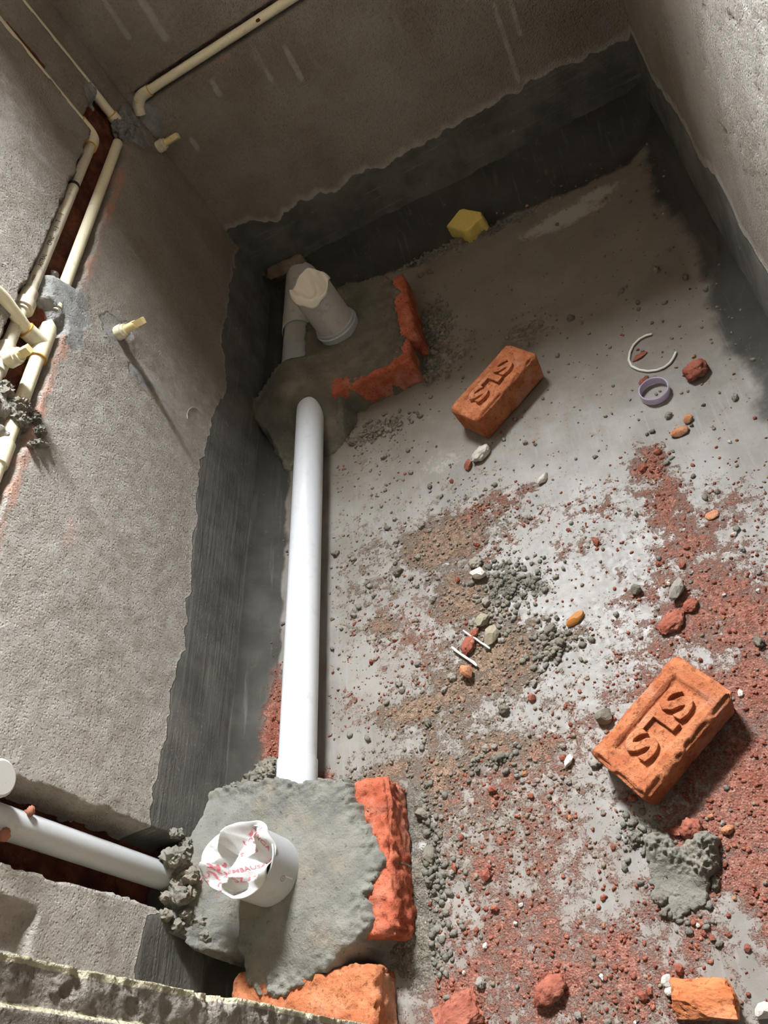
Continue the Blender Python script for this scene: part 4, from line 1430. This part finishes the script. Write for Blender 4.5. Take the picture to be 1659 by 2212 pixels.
chip('brick_clod', 'dark red crumbly clod beside the lilac ring', 'clod', 1503, 802, .026, MAT['chip_red'], 'clod', .75, .2, (1.1, .9, 1), 3)
chip('stone', 'pale grey stone in front of the dull red brick', 'stone', 1040, 980, .022, MAT['stone_white'], 'clod', .7, .6, (1.25, .75, .9), 5)
chip('brick_chip', 'small red chip touching the pale stone by the dull red brick', 'chip', 1011, 1004, .015, MAT['chip_red'], 'rock', .7, 1.2, (1.3, .7, .9), 6)
chip('brick_chip', 'largest orange chip below the lilac ring', 'chip', 1466, 933, .019, MAT['chip_orange'], 'rock', .55, .3, (1.2, .8, .8), 7)
chip('brick_chip', 'orange chip just above the largest orange chip at the right', 'chip', 1486, 906, .013, MAT['chip_orange'], 'rock', .7, .8, (1.1, .8, 1), 8)
chip('brick_chip', 'thin red splinter inside the white cord hoop', 'chip', 1381, 768, .016, MAT['chip_red'], 'rock', .5, .35, (1.4, .5, .6), 9)
chip('brick_chip', 'red chip between the cord hoop and the lilac ring', 'chip', 1390, 822, .014, MAT['chip_red'], 'rock', .6, .9, (1.2, .7, .8), 10)
chip('stone', 'bright white angular stone in the brown sand heap', 'stone', 1035, 1240, .021, MAT['stone_white'], 'rock', .75, -.5, (1.1, .75, 1), 11, .1)
chip('stone', 'grey stone touching the bright white stone in the sand heap', 'stone', 1028, 1216, .015, MAT['stone'], 'clod', .7, .2, (1.1, .9, .9), 12)
chip('stone', 'olive round stone in the sand above the white slivers', 'stone', 1042, 1342, .018, MAT['stone_olive'], 'rock', .75, .2, (1.05, .9, .9), 13)
chip('stone', 'larger olive brown stone beside the longer white sliver', 'stone', 1058, 1374, .024, MAT['stone_olive'], 'rock', .6, .9, (1.1, .8, .9), 14)
chip('brick_chip', 'orange and cream block chip below the broken white sliver', 'chip', 1013, 1452, .019, MAT['chip_orange'], 'rock', .85, .5, (.8, 1.05, 1), 15, .1)
chip('brick_chip', 'red chip at the upper end of the longer white sliver', 'chip', 1023, 1368, .013, MAT['chip_red'], 'rock', .6, .4, (1.2, .7, .9), 16)
chip('brick_chip', 'rough red clod between the two white slivers', 'clod', 1012, 1393, .017, MAT['chip_red'], 'clod', .7, 1.2, (1.3, .85, .8), 17)
chip('tile_chip', 'amber brown tile chip at the edge of the bright floor', 'chip', 1240, 1336, .022, MAT['amber'], 'rock', .4, .55, (1.25, .5, .8), 18)
chip('stone', 'upright grey pebble in red dust right of centre', 'stone', 1462, 1278, .021, MAT['stone'], 'rock', .8, 1.1, (1.3, .7, .9), 19, .1)
chip('stone', 'dark pebble left of the upright grey pebble', 'stone', 1375, 1276, .012, MAT['crumb'], 'rock', .9, .3, (1, .9, 1.1), 20, .1)
chip('mortar_clod', 'dark round mortar clod left of the stamped orange brick', 'clod', 1306, 1550, .017, MAT['crumb'], 'rock', .8, .4, (1.05, .95, 1), 22, .1)
chip('stone', 'long pale stone right of the loose red chips', 'stone', 1172, 1032, .018, MAT['stone_white'], 'rock', .6, .9, (1.3, .6, .8), 23)
chip('brick_chip', 'flat pink chip on the red dust near the right edge', 'chip', 1537, 1112, .013, MAT['chip_orange'], 'rock', .4, .3, (1.15, .9, .8), 24)
chip('brick_chip', 'orange fragment of brick at the bottom right', 'brick', 1520, 2158, .037, MAT['brick_frag'], 'shard', .62, -.1, (1.25, .72, .9), 25, .2)
chip('brick_chip', 'salmon brick fragment at the bottom edge of the picture', 'brick', 985, 2196, .036, MAT['chip_red'], 'shard', .5, .3, (1.2, .8, .8), 26)
chip('brick_clod', 'dark red clod at the bottom of the picture in deep red dust', 'clod', 1188, 2140, .022, MAT['chip_red'], 'clod', .7, .5, (1.3, .85, .9), 28)
chip('stone', 'white stone chip at the bottom, left of the orange fragment', 'stone', 1443, 2120, .0105, MAT['stone_white'], 'rock', .8, .2, (1, .9, 1), 29, .1)
chip('stone', 'small white chip just below another white chip near the orange fragment', 'stone', 1448, 2142, .0085, MAT['stone_white'], 'rock', .8, .8, (1, .9, 1), 30, .1)
chip('stone', 'white chip at the right end of the bottom stone row', 'stone', 1505, 2128, .010, MAT['stone_white'], 'rock', .7, .5, (1.2, .7, .9), 31, .1)
chip('stone', 'white stone cut by the right picture edge at the bottom', 'stone', 1652, 2185, .014, MAT['stone_white'], 'rock', .8, .5, (1.1, .8, .9), 32, .1)
chip('stone', 'small white stone left of the stamped orange brick', 'stone', 1228, 1645, .012, MAT['stone_white'], 'rock', .7, 1.1, (1.3, .7, .9), 33, .1)
chip('brick_clod', 'pink brick clod below the shadow of the stamped orange brick', 'clod', 1494, 1792, .018, MAT['chip_red'], 'clod', .8, .5, (1, .9, 1), 34, .1)
chip('brick_chip', 'orange chip beside a grey crumb right of the mortar dollop', 'chip', 1572, 1792, .010, MAT['chip_orange'], 'rock', .7, .2, (1.2, .8, .9), 35, .1)

# red lumps sitting on the right hand side
chip('brick_clod', 'upper red clod in the right hand dust below the upright pebble', 'clod', 1450, 1345, .020, MAT['chip_red'], 'clod', .6, .5, (1.4, .9, .8), 36)
chip('brick_clod', 'small red clod right of the upright grey pebble', 'clod', 1492, 1308, .013, MAT['chip_red'], 'clod', .7, .5, (1.2, .9, .8), 37)

# wet mortar dollop with trowelled tail
md_out = [tuple(flo(px, py)[:2]) for px, py in [(1395, 1810), (1440, 1800), (1470, 1830), (1520, 1800), (1552, 1815), (1545, 1860), (1540, 1900), (1530, 1950), (1490, 1975), (1450, 1980), (1410, 1930), (1400, 1870)]]


def md_top(X, Y):
    c1 = flo(1530, 1825); c2 = flo(1418, 1825); c3 = flo(1530, 1880); c4 = flo(1470, 1850)
    t = np.full_like(X, .006)
    for c, r, a in ((c1, .016, .028), (c2, .017, .018), (c3, .015, .022), (c4, .016, .018)):
        t = t + a * np.exp(-.5 * ((X - c[0]) ** 2 + (Y - c[1]) ** 2) / r ** 2) * (.35 + 1.3 * fbm(X * 150, Y * 150, None, 4, 151))
    return t


mo = np.array(md_out)
tag(obj('mortar_dollop', mortar_field('mortar_dollop', md_out, mo[:, 0].min() - .02, mo[:, 0].max() + .02, mo[:, 1].min() - .02, mo[:, 1].max() + .02, md_top, .0018, 151, .006, None, .0025, .004), MAT['mortar_rough']),
    'grey green mortar dollop with smeared tail below the stamped orange brick', 'mortar')

# ------------------------------------------------------------------ LOOSE CRUMBS
KEEP_OUT = [(nb_out, -.004), (fb_out, -.004)]


def blocked(x, y):
    b = (np.abs(x - PX_) < .035) & (y > .6) & (y < 1.8)
    for o, e in KEEP_OUT:
        b |= poly_sd(x, y, o) > e
    for (cx_, cy_, a_, l_, w_) in [(-.166, .563, 37.8, .12, .062), (-.35, 1.54, 39.8, .125, .058)]:
        ca, sa = math.cos(math.radians(a_)), math.sin(math.radians(a_))
        u = (x - cx_) * ca + (y - cy_) * sa; v = -(x - cx_) * sa + (y - cy_) * ca
        b |= (np.abs(u) < l_) & (np.abs(v) < w_)
    b |= (x < -.66) & (x > -.78) & (y > .15) & (y < .6)
    return b


def sample(n, key, floor_p=0.0, seed=1, power=1.0):
    g = np.random.default_rng(seed)
    out = []
    tot = 0
    while tot < n:
        x = g.uniform(XL + .06, XR - .03, 6000); y = g.uniform(.12, 2.40, 6000)
        f = floor_fields(x, y)
        d = np.clip(f[key], 0, 1.2) ** power + floor_p
        ok = (g.uniform(0, 1.2, 6000) < d) & ~blocked(x, y)
        out.append(np.stack([x[ok], y[ok]], 1)); tot += ok.sum()
    P = np.concatenate(out)[:n]
    return P, floor_z(P[:, 0], P[:, 1])


LANDMARKS = [('stamped orange brick', flo(1440, 1600)), ('dull red brick', flo(1080, 860)), ('near mortar block', flo(900, 1880)), ('far mortar block', flo(920, 740)),
             ('lilac ring', flo(1416, 850)), ('long white pipe', flo(730, 1250)), ('long white pipe, near its lower end', flo(740, 1560)), ('mortar dollop', flo(1470, 1900)), ('white plastic slivers', flo(1020, 1400)),
             ('bright white stone', flo(1040, 1230)), ('amber tile chip', flo(1240, 1336)), ('upright grey pebble', flo(1462, 1278)), ('orange brick fragment at bottom right', flo(1520, 2158)),
             ('dark red clod at the bottom', flo(1188, 2140)), ('salmon fragment at the bottom edge', flo(985, 2196)), ('yellow foam block', flo(1015, 520)), ('flat pink chip', flo(1537, 1112)),
             ('largest orange chip', flo(1466, 933)), ('dark round mortar clod', flo(1306, 1550)), ('long pale stone', flo(1172, 1032)), ('pale grey stone', flo(1040, 980))]


def landmark(x, y):
    return min(LANDMARKS, key=lambda q: (q[1][0] - x) ** 2 + (q[1][1] - y) ** 2)[0]


def scatter(name, label, cat, group, key, n, rmin, rmax, m, seed, flat=.75, floor_p=.02, power=1.0, kind='rock'):
    P, Zs = sample(n, key, floor_p, seed, power)
    protos = [(rock_mesh(name, seed * 31 + i, 1, flat, .26) if kind == 'rock' else clod_mesh(name, seed * 31 + i, 3, .65, 2.8, flat)) for i in range(8)]
    for q in protos:
        q.materials.append(m)
    g = random.Random(seed)
    for i in range(n):
        r = rmin + (rmax - rmin) * g.random() ** 2.2
        o = bpy.data.objects.new(name, protos[i % 8])
        COL.objects.link(o)
        o.location = (P[i, 0], P[i, 1], Zs[i] + r * flat * .45)
        o.rotation_euler = (g.uniform(-.4, .4), g.uniform(-.4, .4), g.uniform(0, 6.28))
        o.scale = (r * g.uniform(.8, 1.3), r * g.uniform(.7, 1.1), r)
        tag(o, label + ' nearest the ' + landmark(P[i, 0], P[i, 1]), cat, group)


def scatter_stuff(name, label, cat, key, n, rmin, rmax, m, seed, floor_p=.03, power=1.0):
    P, Zs = sample(n, key, floor_p, seed, power)
    bm = bmesh.new()
    bmesh.ops.create_icosphere(bm, subdivisions=1, radius=1)
    bv = np.array([v.co[:] for v in bm.verts]); bf = np.array([[v.index for v in f.verts] for f in bm.faces])
    bm.free()
    g = np.random.default_rng(seed)
    r = rmin + (rmax - rmin) * g.random(n) ** 2.5
    S = np.stack([r * g.uniform(.7, 1.4, n), r * g.uniform(.7, 1.2, n), r * g.uniform(.6, .9, n)], 1)
    a = g.uniform(0, 6.28, n)
    V = bv[None] * (1 + g.uniform(-.3, .3, (n, len(bv), 1))) * S[:, None]
    ca, sa = np.cos(a)[:, None], np.sin(a)[:, None]
    x = V[..., 0] * ca - V[..., 1] * sa; y = V[..., 0] * sa + V[..., 1] * ca
    V = np.stack([x + P[:, 0:1], y + P[:, 1:2], V[..., 2] + (Zs + r * .3)[:, None]], -1).reshape(-1, 3)
    Fx = (bf[None] + (np.arange(n) * len(bv))[:, None, None]).reshape(-1, 3)
    return tag(obj(name, mesh_np(name, V, Fx, False), m), label, cat, None, 'stuff')


scatter('brick_chip', 'small red brick chip on the floor', 'chip', 'red brick chips on the floor', 'red', 110, .004, .013, MAT['chip_red'], 201)
scatter('brick_chip', 'tiny orange brick chip on the floor', 'chip', 'orange brick chips on the floor', 'red', 36, .003, .008, MAT['chip_orange'], 203)
scatter('mortar_crumb', 'grey mortar crumb on the floor', 'crumb', 'grey mortar crumbs on the floor', 'grey', 110, .004, .013, MAT['crumb'], 205, .8, .006, 1.6, 'clod')
scatter('mortar_crumb', 'brown sandy crumb on the floor', 'crumb', 'brown sandy crumbs on the floor', 'sand', 90, .004, .010, MAT['stone'], 207, .8, .02, 1.3, 'clod')
scatter('stone_chip', 'tiny white stone chip on the floor', 'chip', 'white stone chips on the floor', 'red', 45, .003, .007, MAT['stone_white'], 209)
scatter_stuff('brick_grit', 'fine red brick grit over the floor', 'grit', 'red', 5200, .0008, .0042, MAT['grit_red'], 211, .012)
scatter_stuff('mortar_grit', 'fine grey brown mortar grit over the floor', 'grit', 'sand', 4200, .0008, .0045, MAT['grit_sand'], 213, .02)
scatter_stuff('mortar_crumbs', 'coarse grey mortar crumbs beside the blocks', 'grit', 'grey', 3200, .0015, .0080, MAT['mortar_rough'], 215, .004, 1.5)
